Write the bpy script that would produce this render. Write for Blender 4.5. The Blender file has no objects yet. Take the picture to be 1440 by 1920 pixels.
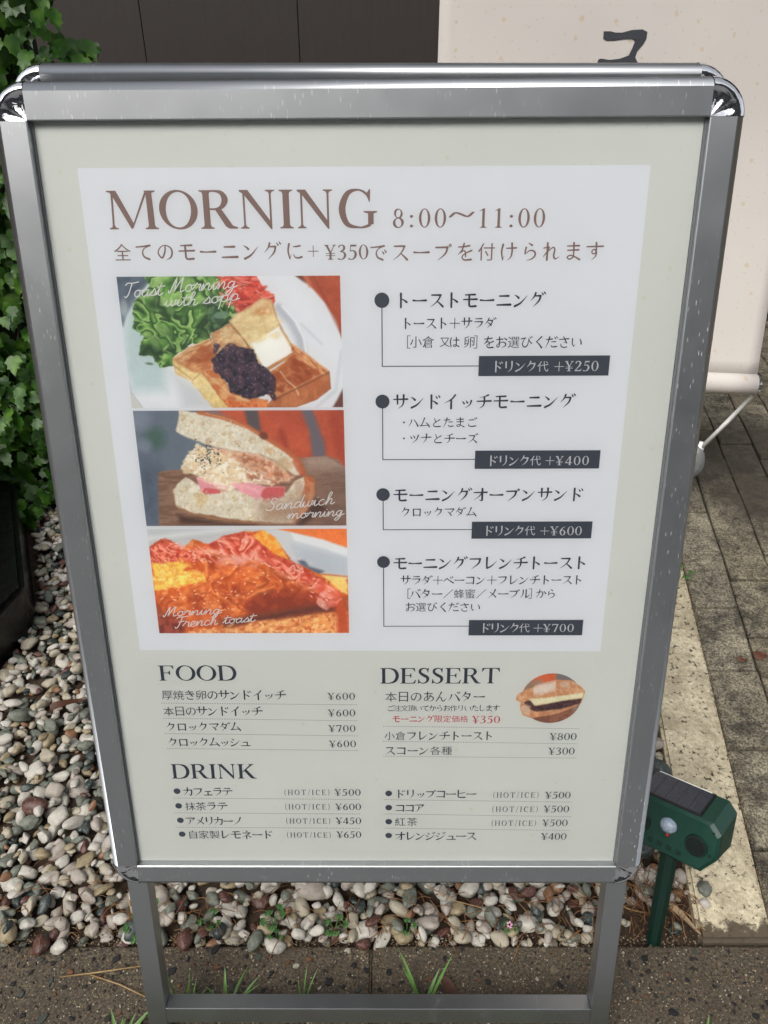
import bpy, bmesh, math, random
import numpy as np
from mathutils import Vector, Matrix, noise
from mathutils.geometry import tessellate_polygon
R = math.radians
sc = bpy.context.scene
col = sc.collection

# ------------------------------------------------------------------ camera, sky, sun, exposure
cam_d = bpy.data.cameras.new('camera'); cam = bpy.data.objects.new('camera', cam_d); col.objects.link(cam)
PITCH = R(32.04); HC = 1.17; FPX = 1442.0
cam.location = (0, 0, HC); cam.rotation_euler = (math.pi/2 - PITCH, 0, 0)
cam_d.sensor_fit = 'VERTICAL'; cam_d.sensor_height = 24.0; cam_d.lens = 24.0*FPX/1920.0
cam_d.clip_start = .02; cam_d.clip_end = 500
sc.camera = cam
SUN_EL, SUN_AZ = R(48), R(212)            # azimuth clockwise from +Y
w = bpy.data.worlds.new('World'); sc.world = w; w.use_nodes = True
nt = w.node_tree; bg = nt.nodes['Background']
sky = nt.nodes.new('ShaderNodeTexSky'); sky.sky_type = 'NISHITA'; sky.sun_disc = False
sky.sun_elevation = SUN_EL; sky.sun_rotation = SUN_AZ; sky.air_density = 1.0; sky.dust_density = 3.5; sky.ozone_density = 1.0
hs = nt.nodes.new('ShaderNodeHueSaturation'); hs.inputs['Saturation'].default_value = .22
nt.links.new(sky.outputs[0], hs.inputs['Color']); nt.links.new(hs.outputs[0], bg.inputs[0])
bg.inputs[1].default_value = .12
sl = bpy.data.lights.new('sun', 'SUN'); sl.energy = 1.0; sl.angle = R(38); sl.color = (1, .955, .88)
sun = bpy.data.objects.new('sun', sl); col.objects.link(sun)
sd = Vector((math.sin(SUN_AZ)*math.cos(SUN_EL), math.cos(SUN_AZ)*math.cos(SUN_EL), math.sin(SUN_EL)))
sun.rotation_euler = sd.to_track_quat('Z', 'Y').to_euler(); sun.location = sd*8
vs = sc.view_settings; vs.view_transform = 'Standard'; vs.look = 'None'; vs.gamma = 1; vs.use_curve_mapping = False
vs.exposure = 0.94

# ------------------------------------------------------------------ helpers
def s2l(c):
    return tuple((x/255/12.92 if x <= 10 else ((x/255+.055)/1.055)**2.4) for x in c)
def link(o, parent=None, label=None, cat=None, group=None, kind=None):
    col.objects.link(o)
    if parent is not None: o.parent = parent
    if label: o['label'] = label
    if cat: o['category'] = cat
    if group: o['group'] = group
    if kind: o['kind'] = kind
    return o
def mesh(name, V, F, mat=None, parent=None, smooth=False, **kw):
    me = bpy.data.meshes.new(name); me.from_pydata([tuple(v) for v in V], [], [tuple(f) for f in F]); me.update()
    if mat: me.materials.append(mat)
    if smooth: me.polygons.foreach_set('use_smooth', [True]*len(me.polygons))
    return link(bpy.data.objects.new(name, me), parent, **kw)
def bmobj(name, bm, mat=None, parent=None, smooth=False, **kw):
    me = bpy.data.meshes.new(name); bm.to_mesh(me); bm.free()
    if mat: me.materials.append(mat)
    if smooth: me.polygons.foreach_set('use_smooth', [True]*len(me.polygons))
    return link(bpy.data.objects.new(name, me), parent, **kw)
def empty(name, loc=(0, 0, 0), **kw):
    o = bpy.data.objects.new(name, None); o.location = loc; o.empty_display_size = .05
    return link(o, None, **kw)
def box(bm, x0, x1, y0, y1, z0, z1, bev=0, seg=2):
    r = bmesh.ops.create_cube(bm, size=1)
    vs_ = r['verts']
    for v in vs_:
        v.co = Vector(((x0+x1)/2+v.co.x*(x1-x0), (y0+y1)/2+v.co.y*(y1-y0), (z0+z1)/2+v.co.z*(z1-z0)))
    if bev:
        es = set(e for v in vs_ for e in v.link_edges)
        bmesh.ops.bevel(bm, geom=list(es), offset=bev, segments=seg, affect='EDGES', profile=.6)
def tube(bm, pts, rad, n=8):
    pts = [Vector(p) for p in pts]; rings = []
    for i, p in enumerate(pts):
        t = (pts[min(i+1, len(pts)-1)]-pts[max(i-1, 0)]).normalized()
        a = t.orthogonal().normalized() if abs(t.z) > .9 else t.cross(Vector((0, 0, 1))).normalized()
        b = t.cross(a); r = rad[i] if isinstance(rad, (list, tuple)) else rad
        rings.append([bm.verts.new(p+a*math.cos(2*math.pi*k/n)*r+b*math.sin(2*math.pi*k/n)*r) for k in range(n)])
    for i in range(len(rings)-1):
        for k in range(n): bm.faces.new((rings[i][k], rings[i][(k+1) % n], rings[i+1][(k+1) % n], rings[i+1][k]))
    bm.faces.new(rings[0]); bm.faces.new(rings[-1])

class Mat:
    """small wrapper to write node materials in few lines"""
    def __init__(s, name, base=(.5, .5, .5), rough=.5, metal=0, spec=.5, **kw):
        s.m = bpy.data.materials.new(name); s.m.use_nodes = True; s.t = s.m.node_tree
        s.b = s.t.nodes['Principled BSDF']; s.out = s.t.nodes['Material Output']
        s.b.inputs['Base Color'].default_value = (*base, 1); s.b.inputs['Roughness'].default_value = rough
        s.b.inputs['Metallic'].default_value = metal; s.b.inputs['Specular IOR Level'].default_value = spec
        for k, v in kw.items(): s.b.inputs[k.replace('_', ' ')].default_value = v
    def n(s, t, **kw):
        x = s.t.nodes.new('ShaderNode'+t)
        for k, v in kw.items(): setattr(x, k, v)
        return x
    def l(s, a, b): s.t.links.new(a, b)
    def co(s, kind='Object', scale=(1, 1, 1), rot=(0, 0, 0)):
        if kind == 'World': o = s.n('NewGeometry').outputs['Position']
        else: o = s.n('TexCoord').outputs[kind]
        mp = s.n('Mapping'); mp.inputs['Scale'].default_value = scale; mp.inputs['Rotation'].default_value = rot
        s.l(o, mp.inputs[0]); return mp.outputs[0]
    def noise(s, co, scale, det=4, rough=.6, dist=0):
        x = s.n('TexNoise'); x.inputs['Scale'].default_value = scale; x.inputs['Detail'].default_value = det
        x.inputs['Roughness'].default_value = rough; x.inputs['Distortion'].default_value = dist
        s.l(co, x.inputs['Vector']); return x.outputs['Fac']
    def voro(s, co, scale, feature='F1', out='Distance', rnd=1):
        x = s.n('TexVoronoi', feature=feature); x.inputs['Scale'].default_value = scale
        x.inputs['Randomness'].default_value = rnd
        s.l(co, x.inputs['Vector']); return x.outputs[out]
    def flat(s, kind='Object', a='X', b='Z'):
        o = s.n('NewGeometry').outputs['Position'] if kind == 'World' else s.n('TexCoord').outputs[kind]
        x = s.n('SeparateXYZ'); s.l(o, x.inputs[0]); y = s.n('CombineXYZ'); s.l(x.outputs[a], y.inputs[0]); s.l(x.outputs[b], y.inputs[1]); return y.outputs[0]
    def voro2(s, co, scale, out='Distance'):
        x = s.n('TexVoronoi', voronoi_dimensions='2D'); x.inputs['Scale'].default_value = scale; s.l(co, x.inputs['Vector']); return x.outputs[out]
    def ramp(s, fac, stops, interp='LINEAR'):
        x = s.n('ValToRGB'); x.color_ramp.interpolation = interp; e = x.color_ramp.elements
        while len(e) < len(stops): e.new(.5)
        for el, (p, c) in zip(e, stops):
            el.position = p; el.color = (c, c, c, 1) if isinstance(c, (int, float)) else (*c, 1)
        s.l(fac, x.inputs[0]); return x.outputs['Color']
    def mix(s, fac, a, b, mode='MIX'):
        x = s.n('Mix', data_type='RGBA', blend_type=mode)
        for sock, v in ((x.inputs[0], fac), (x.inputs[6], a), (x.inputs[7], b)):
            if isinstance(v, (int, float)): sock.default_value = v
            elif isinstance(v, tuple): sock.default_value = (*v, 1)
            else: s.l(v, sock)
        return x.outputs[2]
    def math(s, op, a, b=0.0):
        x = s.n('Math', operation=op)
        for i, v in enumerate((a, b)):
            if isinstance(v, (int, float)): x.inputs[i].default_value = v
            else: s.l(v, x.inputs[i])
        return x.outputs[0]
    def bump(s, h, dist=.001, strength=1):
        x = s.n('Bump'); x.inputs['Distance'].default_value = dist; x.inputs['Strength'].default_value = strength
        s.l(h, x.inputs['Height']); s.l(x.outputs[0], s.b.inputs['Normal'])
    def base(s, c): s.l(c, s.b.inputs['Base Color'])
    def rough(s, c): s.l(c, s.b.inputs['Roughness'])

rng = random.Random(7)
def fbm(v, o=3): return noise.fractal(v, 1.0, 2.0, o)

# camera projection of a world point, only used to rank repeated pieces by how large they show
cp, sp = math.cos(PITCH), math.sin(PITCH)
def proj(x, y, z):
    f = y*cp+(HC-z)*sp
    if f <= .05: return None
    return 720+FPX*x/f, 960+FPX*(-y*sp+(HC-z)*cp)/f, FPX/f
# ------------------------------------------------------------------ lettering
def catmull(P, n):
    P = [np.array(p, float) for p in P]
    if len(P) == 2: return [P[0]+(P[1]-P[0])*t for t in (0, .5, 1)]
    out = []; Q = [2*P[0]-P[1]]+P+[2*P[-1]-P[-2]]
    for i in range(1, len(Q)-2):
        a, b, c, d = Q[i-1:i+3]
        for k in range(n):
            t = k/n; out.append(.5*((2*b)+(-a+c)*t+(2*a-5*b+4*c-d)*t*t+(-a+3*b-3*c+d)*t**3))
    out.append(P[-1]); return out
def ribbon(P, n=5, closed=False, caps=True):
    """variable width stroke -> (verts2d, faces)"""
    if closed:
        m = len(P); P3 = P[-2:]+P+P[:2]; S = catmull(P3, n)[2*n:2*n+m*n]
    else: S = catmull(P, n)
    V, F = [], []; m = len(S)
    for i, s in enumerate(S):
        if closed: t = S[(i+1) % m][:2]-S[i-1][:2]
        else: t = S[min(i+1, m-1)][:2]-S[max(i-1, 0)][:2]
        L = math.hypot(*t) or 1; nx, ny = -t[1]/L, t[0]/L; w_ = max(s[2], .8)/2
        V += [(s[0]+nx*w_, s[1]+ny*w_), (s[0]-nx*w_, s[1]-ny*w_)]
    for i in range(m if closed else m-1):
        j = (i+1) % m; F.append((2*i, 2*i+1, 2*j+1, 2*j))
    if caps and not closed:
        for e in (0, m-1):
            s = S[e]; d = (S[0]-S[1]) if e == 0 else (S[-1]-S[-2]); L = math.hypot(d[0], d[1]) or 1
            dx, dy = d[0]/L, d[1]/L; w_ = max(s[2], .8)/2; b = len(V)
            V += [(s[0]-dy*w_*math.cos(q)+dx*w_*math.sin(q), s[1]+dx*w_*math.cos(q)+dy*w_*math.sin(q)) for q in [math.pi*k/6 for k in range(7)]]
            F.append(tuple(range(b, b+7)))
    return V, F
def poly(P):
    T = tessellate_polygon([[Vector((x, y, 0)) for x, y in P]])
    return [tuple(p) for p in P], [tuple(t) for t in T]
def foot(xa, xb, y=0, d=1, e=9):
    return poly([(xa-e, y), (xb+e, y), (xb+e, y+3*d), (xb+2.5, y+5*d), (xb-.5, y+11*d), (xa+.5, y+11*d), (xa-2.5, y+5*d), (xa-e, y+3*d)])
def stem(xa, xb, y0=0, y1=100, f=True, h=True, e=9):
    r = [poly([(xa, y0), (xb, y0), (xb, y1), (xa, y1)])]
    if f: r.append(foot(xa, xb, y0, 1, e))
    if h: r.append(foot(xa, xb, y1, -1, e))
    return r
def ring(cx, cy, rx, ry, thick, thin, tilt=0):
    P = []
    for k in range(16):
        a = 2*math.pi*k/16; c = math.cos(a+tilt)**2
        P.append((cx+rx*math.cos(a), cy+ry*math.sin(a), thin+(thick-thin)*c))
    return ribbon(P, 4, True)
rb = lambda *P, **k: ribbon([tuple(p) for p in P], 6, caps=k.get('caps', False))
def disc(cx, cy, r, n=20): return poly([(cx+r*math.cos(2*math.pi*k/n), cy+r*math.sin(2*math.pi*k/n)) for k in range(n)])
G = {}
G['I'] = (40, stem(12, 28))
G['N'] = (104, stem(16, 21, f=True, h=False, e=8)+stem(82, 87, f=False, h=True, e=9)+[poly([(8, 100), (29, 100), (87, 14), (87, -2), (84, -2), (18, 90), (8, 96)])])
G['M'] = (130, [poly([(15, 96), (20, 96), (16, 0), (11, 0)]), foot(12, 17, 0, 1, 9), poly([(4, 100), (28, 100), (66, 14), (59, 0), (17, 88), (12, 95), (4, 97)]), poly([(101, 100), (107, 100), (63, 2), (59, 2)]), poly([(102, 100), (117, 100), (119, 0), (103, 0)]), foot(103, 119), poly([(98, 100), (126, 100), (126, 97), (117, 94), (100, 94)])])
G['R'] = (96, stem(12, 28)+[rb((24, 97.5, 4.5), (44, 97.5, 5.5), (60, 92, 11), (67, 75, 16), (59, 58, 11), (44, 51.5, 5.5), (24, 51.5, 4.5)), poly([(40, 52), (55, 54), (84, 8), (96, 4), (96, 0), (75, 0), (66, 6)])])
G['D'] = (100, stem(12, 28)+[rb((24, 97.5, 4.5), (48, 97.5, 6), (76, 85, 14), (88, 50, 17), (76, 15, 14), (48, 2.5, 6), (24, 2.5, 4.5))])
G['O'] = (102, [ring(51, 50, 40, 48.5, 17, 5, .15)])
G['G'] = (106, [rb((84, 72, 2), (76, 89, 6), (56, 98.5, 5), (30, 89, 13), (16, 50, 17), (28, 11, 13), (58, 1.5, 5), (76, 4, 7), (87, 9, 8)), poly([(81, 7), (95, 10), (95, 44), (81, 44)]), poly([(70, 44), (104, 44), (104, 41), (96, 38), (80, 38), (70, 41)]), poly([(83, 68), (86, 68), (87, 100), (84, 100), (78, 90)])])
G['C'] = (96, [rb((80, 74, 2), (73, 89, 6), (54, 98.5, 5), (30, 89, 13), (16, 50, 17), (28, 11, 13), (56, 1.5, 5), (78, 9, 5), (88, 22, 3)), poly([(80, 68), (83, 68), (85, 100), (82, 100), (75, 90)])])
G['S'] = (70, [rb((56, 77, 3), (50, 93, 6), (36, 98, 6), (19, 90, 12), (17, 71, 14), (33, 55, 17), (52, 41, 17), (55, 22, 14), (45, 6, 8), (30, 2, 5.5), (16, 9, 5), (10, 24, 3)), poly([(55, 72), (58, 72), (60, 101), (57, 101), (50, 92)]), poly([(8, 28), (11, 28), (17, 8), (9, -1), (6, -1)])])
G['F'] = (84, stem(12, 28)+[poly([(20, 100), (76, 100), (78, 77), (75, 77), (68, 93), (56, 95.5), (20, 95.5)]), poly([(26, 54), (50, 54), (56, 66), (59, 66), (59, 38), (56, 38), (50, 49.5), (26, 49.5)])])
G['E'] = (86, G['F'][1]+[poly([(20, 0), (78, 0), (82, 25), (79, 25), (70, 7), (56, 4.5), (20, 4.5)])])
G['T'] = (98, stem(41, 57, h=False)+[poly([(6, 100), (92, 100), (94, 76), (91, 76), (82, 93), (70, 95.5), (28, 95.5), (16, 93), (7, 76), (4, 76)])])
G['K'] = (100, stem(12, 28)+[poly([(26, 46), (31, 44), (80, 94), (88, 97), (88, 100), (60, 100), (60, 97), (68, 94)]), poly([(36, 56), (48, 66), (88, 8), (100, 4), (100, 0), (78, 0), (68, 6)])])
G['H'] = (104, stem(12, 27)+stem(77, 92)+[poly([(24, 49), (80, 49), (80, 53.5), (24, 53.5)])])
G['0'] = (58, [ring(29, 49, 20, 46.5, 11.5, 4.5)])
G['1'] = (58, stem(24, 35.5, 0, 97, h=False, e=10)+[poly([(9, 85), (24, 88), (24, 80), (35.5, 90), (35.5, 99), (30, 99)])])
G['2'] = (58, [rb((11, 74, 10), (16, 89, 8), (28, 95, 7), (41, 88, 11), (44, 73, 13), (37, 50, 11), (24, 30, 7), (9, 8, 5)), poly([(5, 0), (50, 0), (54, 22), (50.5, 22), (45, 10.5), (11, 10.5), (5, 5)])])
G['3'] = (58, [rb((11, 80, 8), (17, 91, 7), (29, 95, 6), (40, 86, 11), (39, 67, 11), (22, 53, 5)), rb((20, 53, 5), (38, 47, 9), (45, 29, 13), (38, 9, 10), (24, 1, 6), (9, 5, 9), caps=True)])
G['4'] = (58, [poly([(33, 0), (45, 0), (45, 97), (38, 97), (33, 88)]), poly([(4, 30), (10, 30), (39, 92), (36, 97)]), poly([(3, 22), (56, 22), (56, 30), (3, 30)])])
G['5'] = (58, [poly([(16, 97), (46, 97), (50, 99), (47, 85), (18, 85)]), poly([(16, 97), (20, 97), (17, 52), (13, 52)]), rb((15, 54, 5), (28, 59, 7), (41, 50, 11), (44, 30, 13), (36, 9, 10), (22, 1, 6), (8, 5, 9), caps=True)])
G['6'] = (58, [rb((47, 94, 3), (30, 83, 7), (16, 58, 11), (12, 32, 12), (18, 10, 9), (29, 2, 5), (41, 10, 10), (45, 30, 12), (39, 50, 8), (28, 57, 5), (14, 45, 4))])
G['7'] = (58, [poly([(5, 97), (54, 97), (54, 90), (48, 86), (12, 86), (8, 74), (4, 74)]), poly([(45, 90), (54, 92), (32, 0), (19, 0)])])
G['8'] = (58, [ring(29, 73, 15, 22, 10, 4.5, .4), ring(29, 26, 19, 24, 12, 5, -.3)])
G['\u00a5'] = (68, [poly([(6, 97), (20, 97), (38, 48), (29, 44)]), poly([(54, 97), (59, 97), (38, 44), (34, 46)]), foot(8, 19, 97, -1, 7), foot(53, 58, 97, -1, 8)]+stem(29, 40, 0, 50, h=False, e=10)+[poly([(9, 38), (60, 38), (60, 42), (9, 42)]), poly([(9, 24), (60, 24), (60, 28), (9, 28)])])
G[':'] = (34, [disc(17, 9, 7.5), disc(17, 58, 7.5)])
G['~'] = (100, [rb((2, 30, 12), (24, 68, 14), (50, 52, 15), (76, 34, 14), (98, 72, 12), caps=True)])
G['('] = (40, [rb((34, 116, 3), (17, 88, 8), (11, 50, 10), (17, 12, 8), (34, -16, 3))])
G[')'] = (40, [rb((6, 116, 3), (23, 88, 8), (29, 50, 10), (23, 12, 8), (6, -16, 3))])
G['/'] = (52, [poly([(6, -12), (12, -12), (46, 112), (40, 112)])])

DK = '/66 16 4,74 28 7/80 9 4,88 20 7'
KN = {
'ト': '38 8 9,38 60 8,38 92 8/40 40 3,58 48 6,74 60 9', 'ー': '10 50 8,40 52 5,90 50 9',
'ス': '20 18 6,76 18 8/76 18 7,62 46 6,40 70 4,12 90 1/54 54 4,74 72 7,90 88 9',
'モ': '20 18 5,80 16 8/8 46 5,92 44 8/44 17 8,44 50 8,45 80 8,56 88 8,86 86 9',
'ニ': '22 26 6,78 25 9/8 80 6,92 78 10', 'ン': '12 20 3,28 30 7,36 38 9/14 88 9,50 68 7,90 24 1',
'グ': '36 8 8,28 30 6,6 56 1/30 26 5,68 25 8/68 25 8,58 56 7,24 92 1/74 6 3,82 17 7/87 0 3,95 11 7',
'ク': '40 8 8,32 30 6,10 56 1/34 26 5,76 25 8/76 25 8,64 58 7,28 92 1',
'サ': '6 34 5,94 32 8/30 8 9,31 64 6/70 6 9,69 50 7,60 74 5,34 94 1', 'ラ': '24 14 5,76 13 8/14 38 5,82 37 8/82 37 8,68 66 6,32 92 1',
'ダ': '36 10 7,26 32 6,6 58 1/30 28 5,66 27 8/66 27 8,56 58 6,20 94 1/28 46 4,44 56 6,56 68 8/74 8 3,82 19 7/87 2 3,95 13 7',
'タ': '42 6 8,32 28 6,8 56 1/34 24 5,76 23 8/76 23 8,66 54 6,24 94 1/32 42 4,50 52 6,64 66 8',
'ド': '34 8 9,34 60 8,34 92 8/36 42 3,54 50 6,70 62 9/62 14 3,70 26 7/78 8 3,86 20 7', 'リ': '24 12 9,25 58 8/72 8 9,73 50 7,64 76 5,40 94 1',
'イ': '80 6 7,56 34 6,10 60 1/54 36 8,54 94 9', 'ッ': '20 48 3,30 62 8/42 44 3,51 57 8/76 44 8,66 70 5,36 92 1',
'チ': '76 8 8,52 18 4,20 24 1/6 48 5,94 46 8/52 20 8,52 56 7,44 78 5,22 94 1', 'オ': '8 34 5,92 32 8/62 8 9,62 60 9,61 88 8,42 84 1/60 36 6,40 62 4,8 84 1',
'プ': '10 26 6,74 25 8/74 25 9,62 58 7,20 94 1/88 9 4,94 15 4,88 22 4,82 15 4,88 9 4', 'フ': '14 20 6,82 19 8/82 19 9,70 54 7,24 94 1',
'ロ': '18 22 8,20 88 8/18 22 5,82 22 8/82 22 8,80 88 8/20 80 5,80 80 5', 'マ': '8 22 5,88 20 8/88 20 8,72 46 5,48 64 2/34 48 4,52 64 7,64 82 9',
'ム': '46 8 9,34 44 6,18 78 6/6 80 7,50 78 5,82 74 6/62 50 4,78 68 7,92 90 9', 'レ': '26 10 9,26 60 8,28 88 8/28 88 8,60 70 6,92 34 1',
'ベ': '6 62 4,34 34 7,48 46 6,94 78 9/64 18 3,72 30 7/79 11 3,87 23 7', 'コ': '16 22 6,82 22 9/82 22 8,80 88 8/12 80 5,80 79 6',
'バ': '32 30 7,24 58 5,6 86 1/56 26 4,76 52 7,92 84 10/74 8 3,82 19 7/87 2 3,95 13 7', 'ハ': '36 26 7,28 56 5,6 86 1/58 22 4,76 48 7,94 84 10',
'メ': '76 8 9,58 50 6,12 94 1/30 34 4,56 54 6,82 82 8', 'ル': '30 14 8,28 56 6,6 90 1/56 10 8,56 88 8/56 88 8,76 74 5,94 50 1',
'ツ': '14 24 3,26 46 9/42 18 3,52 40 9/86 18 9,70 58 6,28 94 1', 'ナ': '6 38 5,94 36 8/54 6 9,52 52 7,24 94 1',
'ズ': '16 24 6,68 24 8/68 24 7,56 50 6,36 72 4,10 90 1/50 56 4,70 72 7,86 88 9/74 6 3,82 17 7/87 0 3,95 11 7',
'カ': '8 34 5,82 32 8/82 32 8,78 76 8,68 90 7,54 82 1/44 6 8,42 46 6,10 92 1', 'ェ': '26 48 5,76 47 7/52 48 7,52 86 7/16 88 5,86 87 7',
'テ': '24 16 5,76 15 8/8 42 5,94 40 8/54 42 8,48 72 5,26 94 1', 'ア': '10 18 5,88 16 8/88 16 8,76 34 5,58 48 1/48 36 8,44 68 5,18 94 1',
'ネ': '46 4 4,56 15 8/14 32 5,80 30 8/80 30 7,54 56 5,8 80 1/50 56 8,50 96 8/64 60 4,86 78 8', 'シ': '22 14 3,38 27 8/10 40 3,26 53 8/16 90 9,54 72 7,92 30 1',
'ュ': '28 52 5,68 51 7/68 51 7,65 86 7/12 88 5,90 87 7', 'ヒ': '24 10 9,24 60 8,25 78 8,38 88 8,86 86 9/26 48 4,54 42 5,80 32 6',
'ジ': '22 16 3,36 28 8/8 42 3,24 54 8/14 90 9,52 72 7,88 34 1/66 10 3,74 21 7/81 3 3,89 14 7', 'ノ': '78 10 9,60 54 6,14 94 1',
'て': '10 24 5,50 21 6,86 16 8/84 17 5,54 32 4,43 54 6,52 76 7,78 88 8', 'の': '52 20 5,48 50 6,32 80 7,16 68 6,12 48 5,28 24 4,54 16 4,80 28 6,88 52 7,78 78 6,52 92 1',
'に': '24 12 8,18 50 7,26 90 5/26 90 4,35 64 1/48 26 4,66 25 6,84 22 7/48 66 3,54 80 5,72 85 7,92 80 8',
'で': '10 24 5,50 21 6,82 16 8/80 17 5,50 32 4,39 54 6,48 76 7,74 88 8/72 44 3,80 56 7/84 36 3,92 48 7',
'を': '16 24 5,48 22 6,76 17 7/46 6 7,36 38 6,14 64 2/26 54 4,44 43 5,54 52 6,55 74 5/88 42 7,56 56 5,36 74 5,48 91 6,86 89 8',
'け': '22 12 8,15 50 7,22 92 5/22 92 3,30 70 1/42 32 5,94 30 7/70 6 8,72 50 7,65 78 5,46 96 1',
'ら': '44 6 4,62 17 8/30 28 7,26 50 6,25 62 4/26 62 3,52 44 5,76 50 7,80 70 7,62 88 5,34 96 1',
'れ': '28 6 8,28 94 8/8 32 5,38 28 5,8 76 3/14 68 3,54 30 5,68 38 6,64 72 7,74 88 6,96 76 1',
'ま': '18 22 5,82 20 7/20 44 5,80 42 7/52 6 8,54 50 6,52 78 6,34 90 5,20 80 5,36 70 5,58 76 5,88 92 8',
'す': '6 26 5,94 24 7/56 6 8,58 40 6,54 60 5,40 62 5,35 50 5,46 40 5,59 50 6,56 76 5,34 96 1',
'お': '12 28 5,62 25 7/36 8 7,36 74 6,26 88 5,15 78 5,30 60 4,60 48 5,84 58 7,82 78 6,56 92 2/72 16 4,92 30 8',
'び': '8 24 6,42 16 6/42 16 4,24 44 5,22 74 6,42 88 7,60 72 6,67 42 4,68 20 3/68 20 3,78 46 6,94 60 6/76 8 3,82 18 6/88 2 3,94 12 6',
'く': '70 8 8,30 48 5/30 46 5,52 66 7,74 94 9', 'た': '10 28 5,62 24 7/38 8 8,30 44 6,8 94 2/52 46 4,86 44 7/50 72 3,58 86 6,94 84 8',
'だ': '8 30 5,56 26 7/34 10 8,26 46 6,6 94 2/50 48 4,82 46 7/48 74 3,56 87 6,92 85 8/72 10 3,80 22 7/86 4 3,94 16 7',
'さ': '12 30 5,86 24 7/44 8 5,56 30 7,72 58 6/72 58 4,46 50 2/26 64 4,30 84 6,52 92 6,74 88 6', 'い': '16 24 7,17 64 6,30 84 5/31 84 3,40 66 1/74 26 4,84 44 7,88 66 8',
'と': '30 10 4,38 34 6,45 48 6/80 24 7,40 48 5,22 70 6,36 88 7,84 87 8', 'ご': '22 28 5,66 26 8/20 64 4,26 82 6,52 88 7,86 83 8/74 8 3,82 19 7/87 2 3,95 13 7',
'か': '6 36 5,50 30 6,65 38 7,60 72 7,46 90 6,36 80 1/36 8 7,30 44 6,6 90 2/74 22 4,92 48 9', 'き': '16 22 5,78 18 6/14 42 5,84 38 7/40 4 5,52 30 7,74 62 6/74 62 4,50 56 2/26 68 4,32 87 6,72 90 7',
'あ': '14 22 5,78 20 6/40 6 7,38 50 6,46 86 4/66 34 6,52 64 5,28 86 5,14 74 5,26 54 4,58 42 5,86 58 7,82 80 6,54 95 1',
'ん': '50 6 7,30 50 5,8 94 5/10 92 4,34 54 5,48 60 6,54 82 6,70 90 6,94 58 1', 'り': '28 12 8,24 50 6,31 62 2/68 8 8,72 46 7,62 76 5,36 96 1',
'し': '30 6 8,28 60 7,38 86 7,62 87 6,88 62 2', 'は': '22 12 7,15 50 7,22 92 5/22 92 3,30 70 1/42 32 5,92 30 7/68 8 8,68 76 6,54 90 5,42 80 5,56 71 5,92 89 8',
'+': '8 50 4.5,92 50 4.5/50 8 4.5,50 92 4.5', '/': '10 92 3.5,90 8 3.5', '[': '80 2 3.5,58 2 3.5/58 2 4,58 98 4/58 98 3.5,80 98 3.5', ']': '20 2 3.5,42 2 3.5/42 2 4,42 98 4/42 98 3.5,20 98 3.5'}
_fontobj = bpy.data.curves.new('glyph_source', 'FONT')
_fobj = bpy.data.objects.new('glyph_source', _fontobj); col.objects.link(_fobj)
_kcache = {}
def kanji(ch):
    """glyph from the built-in font, its horizontal strokes thinned as in a printed Ming face"""
    if ch in _kcache: return _kcache[ch]
    _fontobj.body = ch; _fontobj.size = 100; _fontobj.resolution_u = 3
    dg = bpy.context.evaluated_depsgraph_get(); dg.update()
    ev = _fobj.evaluated_get(dg); me = ev.to_mesh(); bm = bmesh.new(); bm.from_mesh(me); ev.to_mesh_clear()
    bmesh.ops.remove_doubles(bm, verts=bm.verts, dist=.01); bm.verts.index_update()
    dn = {}
    for e in bm.edges:
        if len(e.link_faces) != 1: continue
        d = e.verts[1].co-e.verts[0].co; n_ = Vector((d.y, -d.x, 0)).normalized(); c_ = e.link_faces[0].calc_center_median()
        if n_.dot(c_-e.verts[0].co) > 0: n_ = -n_
        for v in e.verts:
            if abs(n_.y) > abs(dn.get(v.index, 0)): dn[v.index] = n_.y
    V = [(v.co.x, v.co.y-.55*dn.get(v.index, 0)) for v in bm.verts]; F = [tuple(v.index for v in f.verts) for f in bm.faces]; bm.free()
    xs = [p[0] for p in V]; ys = [p[1] for p in V]; s_ = 92/max(max(ys)-min(ys), max(xs)-min(xs)); cx, cy = (min(xs)+max(xs))/2, (min(ys)+max(ys))/2
    r = ([(50+(x-cx)*s_, 50-(y-cy)*s_) for x, y in V], F)
    _kcache[ch] = r; return r
_scache = {}
def kana(ch, n, wk):
    key = (ch, n, wk)
    if key not in _scache:
        _scache[key] = [ribbon([(float(a), float(b), float(c)*wk) for a, b, c in (q.split() for q in s.split(','))], n) for s in KN[ch].split('/')]
    return _scache[key]
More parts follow.
